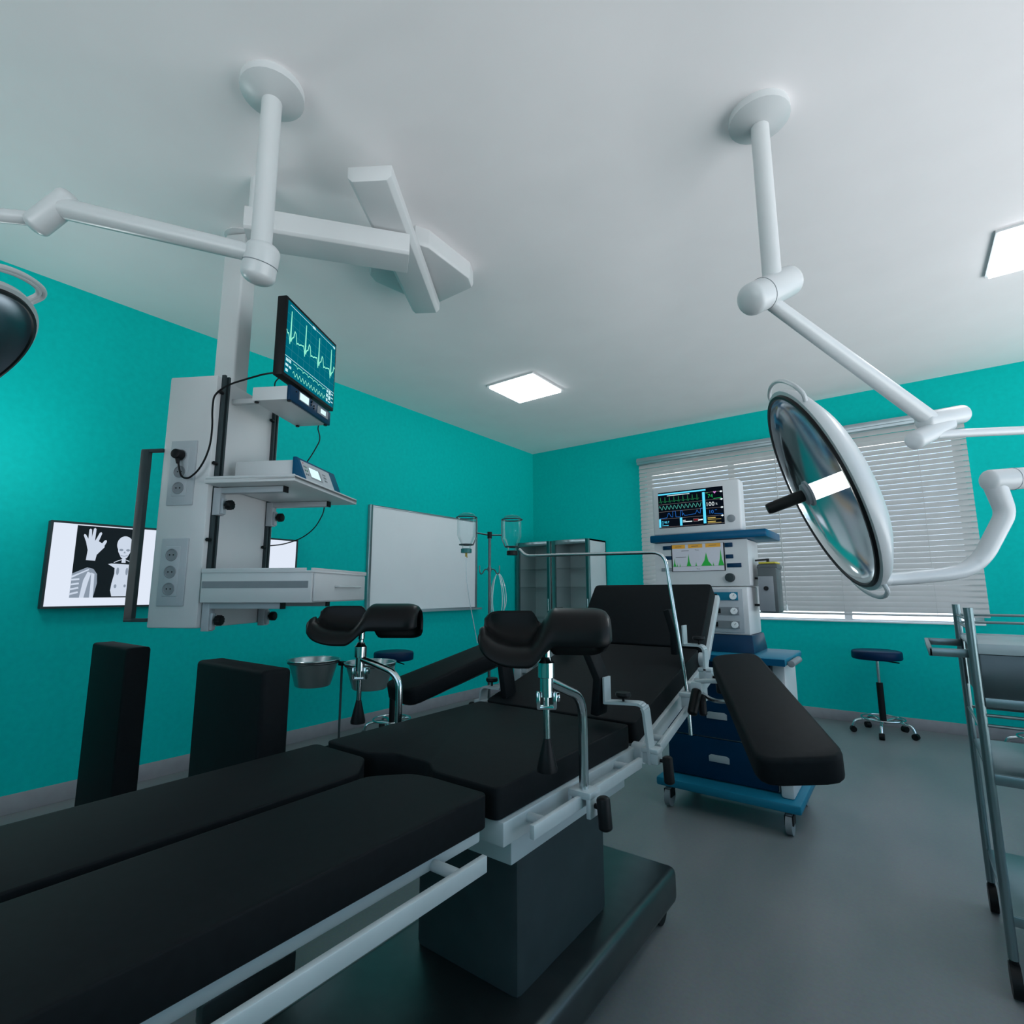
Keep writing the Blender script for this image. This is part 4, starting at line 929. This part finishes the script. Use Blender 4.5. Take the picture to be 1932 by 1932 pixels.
# ------------------------------------------------------------------ stools
def make_stool(x, y, zs, r, label, rot=0.):
    o = thing('rolling_stool', label, 'stool', (x, y, 0), 0, 'blue rolling stools')
    MB().lathe([(.0, zs), (r*.85, zs), (r*.97, zs-.006), (r, zs-.018), (r, zs-.062), (r*.96, zs-.07), (.0, zs-.07)], (x, y, 0), (0,0,1), 48).build('seat', M['seatblue'], o, sharp=60)
    MB().lathe([(.0, zs-.069), (.05, zs-.069), (.045, zs-.082), (.0, zs-.082)], (x, y, 0), (0,0,1), 24).build('seat_plate', M['black'], o)
    MB().tube([(x+.02, y, zs-.080), (x+.15, y-.02, zs-.092)], .005, 8).build('height_lever', M['black'], o)
    MB().cyl((x, y, .40), (x, y, zs-.08), .013, n=16).build('gas_piston', M['chrome'], o)
    MB().cyl((x, y, .09), (x, y, .405), .024, n=18).build('gas_sleeve', M['black'], o)
    for k in range(5):
        a = rot+2*PI*k/5; e = V((math.cos(a), math.sin(a), 0)); c = V((x, y, 0))
        MB().tube(smooth_path([c+e*.015+V((0,0,.095)), c+e*.12+V((0,0,.115)), c+e*.20+V((0,0,.095)), c+e*.215+V((0,0,.05))], .06), .011, 10).build('leg', M['chrome'], o)
        t_ = V((-e.y, e.x, 0))
        MB().cyl(c+e*.217+t_*.018+V((0,0,.024)), c+e*.217-t_*.018+V((0,0,.024)), .024, n=16).build('caster', M['black'], o)
    MB().ring((x, y, .125), (0,0,1), .15, .006, 40, 8).build('foot_ring', M['chrome'], o)
make_stool(3.662, 5.40, .664, .178, 'blue topped rolling stool alone under the window, right of the anaesthesia machine', .9)
make_stool(.43, 3.02, .664, .163, 'blue topped rolling stool against the left wall, behind the steel basins', .3)
make_stool(4.60, 5.33, .664, .178, 'blue topped rolling stool mostly hidden behind the steel trolley', .5)

# ------------------------------------------------------------------ steel trolley at the right edge
tx0, tx1, ty0, ty1 = 4.06, 4.66, 2.22, 2.73
tr_ = thing('instrument_trolley', 'stainless steel instrument trolley with guard rails cut off at the right edge', 'trolley', (4.36, 2.475, 0))
for x in (tx0, tx1):
    for y in (ty0, ty1):
        MB().cyl((x, y, .10), (x, y, 1.10), .0125, n=16).build('post', M['trolleysteel'], tr_)
        MB().cyl((x-.012, y, .045), (x+.012, y, .045), .045, n=20).cyl((x, y, .06), (x, y, .105), .011, n=10).build('caster', M['black'], tr_)
for z in (1.062, 1.095-.005, .677, .745):
    if z == .677: continue
    m_ = MB().cyl((tx0, ty1, z-.03), (tx1, ty1, z-.03), .005, n=8).cyl((tx0, ty0, z-.03), (tx0, ty1, z-.03), .005, n=8)
    m_.cyl((tx1, ty0, z-.03), (tx1, ty1, z-.03), .005, n=8)
    if z < 1: m_.cyl((tx0, ty0, z+.03), (tx1, ty0, z+.03), .005, n=8).cyl((tx0, ty0, z), (tx1, ty0, z), .005, n=8)
    m_.build('guard_rail', M['trolleysteel'], tr_)
MB().box(tx0, tx1, ty0, ty1, .972, .985).box(tx0, tx1, ty0-.004, ty0+.008, .958, .990).box(tx0, tx1, ty1-.008, ty1+.004, .958, .990).build('top_tray', M['paintsteel'], tr_, bevel=.002)
dwt = MB().box(tx0+.012, tx1-.012, ty0+.004, ty1-.01, .80, .957).build('drawer_box', M['darksteel'], tr_, bevel=.002)
MB().box(tx0+.012, tx1-.012, ty0-.006, ty0+.006, .80, .828).build('drawer_lip', M['trolleysteel'], tr_, bevel=.002)
MB().box(tx0, tx1, ty0, ty1, .588, .600).box(tx0, tx1, ty0-.004, ty0+.008, .575, .606).build('lower_shelf', M['trolleysteel'], tr_, bevel=.002)
MB().box(tx0, tx1, ty0, ty1, .20, .212).box(tx0, tx1, ty0-.004, ty0+.008, .19, .218).build('bottom_shelf', M['trolleysteel'], tr_, bevel=.002)
MB().bar((tx0, ty0+.03, .955), (3.95, ty0+.03, .955), .012, .026).bar((3.955, ty0+.024, .955), (3.955, ty1-.024, .955), .012, .026).bar((tx0, ty1-.03, .955), (3.95, ty1-.03, .955), .012, .026).build('push_handle', M['trolleysteel'], tr_, bevel=.003)

# ------------------------------------------------------------------ light
w = bpy.data.worlds.new('daylight'); scene.world = w; w.use_nodes = True
nt = w.node_tree; bg = nt.nodes['Background']
bg.inputs['Strength'].default_value = 4.7
tc = nt.nodes.new('ShaderNodeTexCoord'); sp = nt.nodes.new('ShaderNodeSeparateXYZ'); rp = nt.nodes.new('ShaderNodeValToRGB')
mr = nt.nodes.new('ShaderNodeMapRange'); mr.inputs['From Min'].default_value = -1; mr.inputs['From Max'].default_value = 1
nt.links.new(tc.outputs['Generated'], sp.inputs[0]); nt.links.new(sp.outputs['Z'], mr.inputs['Value']); nt.links.new(mr.outputs[0], rp.inputs['Fac'])
e = rp.color_ramp.elements; e[0].position = .42; e[0].color = (1.0, 1.0, 1.03, 1); e[1].position = .56; e[1].color = (.20, .26, .34, 1)
nt.links.new(rp.outputs['Color'], bg.inputs['Color'])
def portal(name, loc, rot, sx, sy):
    l = bpy.data.lights.new(name, 'AREA'); l.shape = 'RECTANGLE'; l.size = sx; l.size_y = sy; l.cycles.is_portal = True
    o = bpy.data.objects.new(name, l); COL.objects.link(o); o.location = loc; o.rotation_euler = rot
portal('added_front_window_portal', ((FX0+FX1)/2, Y0-.16, (FZ0+FZ1)/2), (PI/2, 0, 0), FX1-FX0, FZ1-FZ0)  # samples the sky through the added front window
portal('added_right_window_portal', (X1+.16, (RY0+RY1)/2, (RZ0+RZ1)/2), (PI/2, 0, PI/2), RY1-RY0, RZ1-RZ0)  # same for the added window on the right
portal('back_window_portal', ((WX0+WX1)/2, Y1+.16, (WZ0+WZ1)/2), (-PI/2, 0, 0), WX1-WX0, WZ1-WZ0)
def point(name, loc, watts, r, color=(.93, .97, 1)):
    l = bpy.data.lights.new(name, 'POINT'); l.energy = watts; l.shadow_soft_size = r; l.color = color
    o = bpy.data.objects.new(name, l); COL.objects.link(o); o.location = loc; return o
def spot(name, loc, to, watts, size, r):
    l = bpy.data.lights.new(name, 'SPOT'); l.energy = watts; l.spot_size = size; l.spot_blend = .6; l.shadow_soft_size = r; l.color = (.93, .97, 1)
    o = bpy.data.objects.new(name, l); COL.objects.link(o); o.location = loc
    o.rotation_euler = (V(to)-V(loc)).to_track_quat('-Z', 'Y').to_euler(); return o
point('added_lamp_spill', (.60, .48, 1.90), 8, .12)  # added light, clear of the left lamp head, for the glow on the wall
point('right_lamp_light', (3.66, 2.245, 1.525), 16, .06)

vs_ = scene.view_settings
vs_.view_transform = 'Standard'; vs_.look = 'None'; vs_.exposure = .08; vs_.gamma = 1.; vs_.use_curve_mapping = False
scene.cycles.max_bounces = 10; scene.cycles.diffuse_bounces = 6; scene.cycles.transparent_max_bounces = 24
scene.cycles.sample_clamp_indirect = 6.; scene.cycles.use_denoising = True
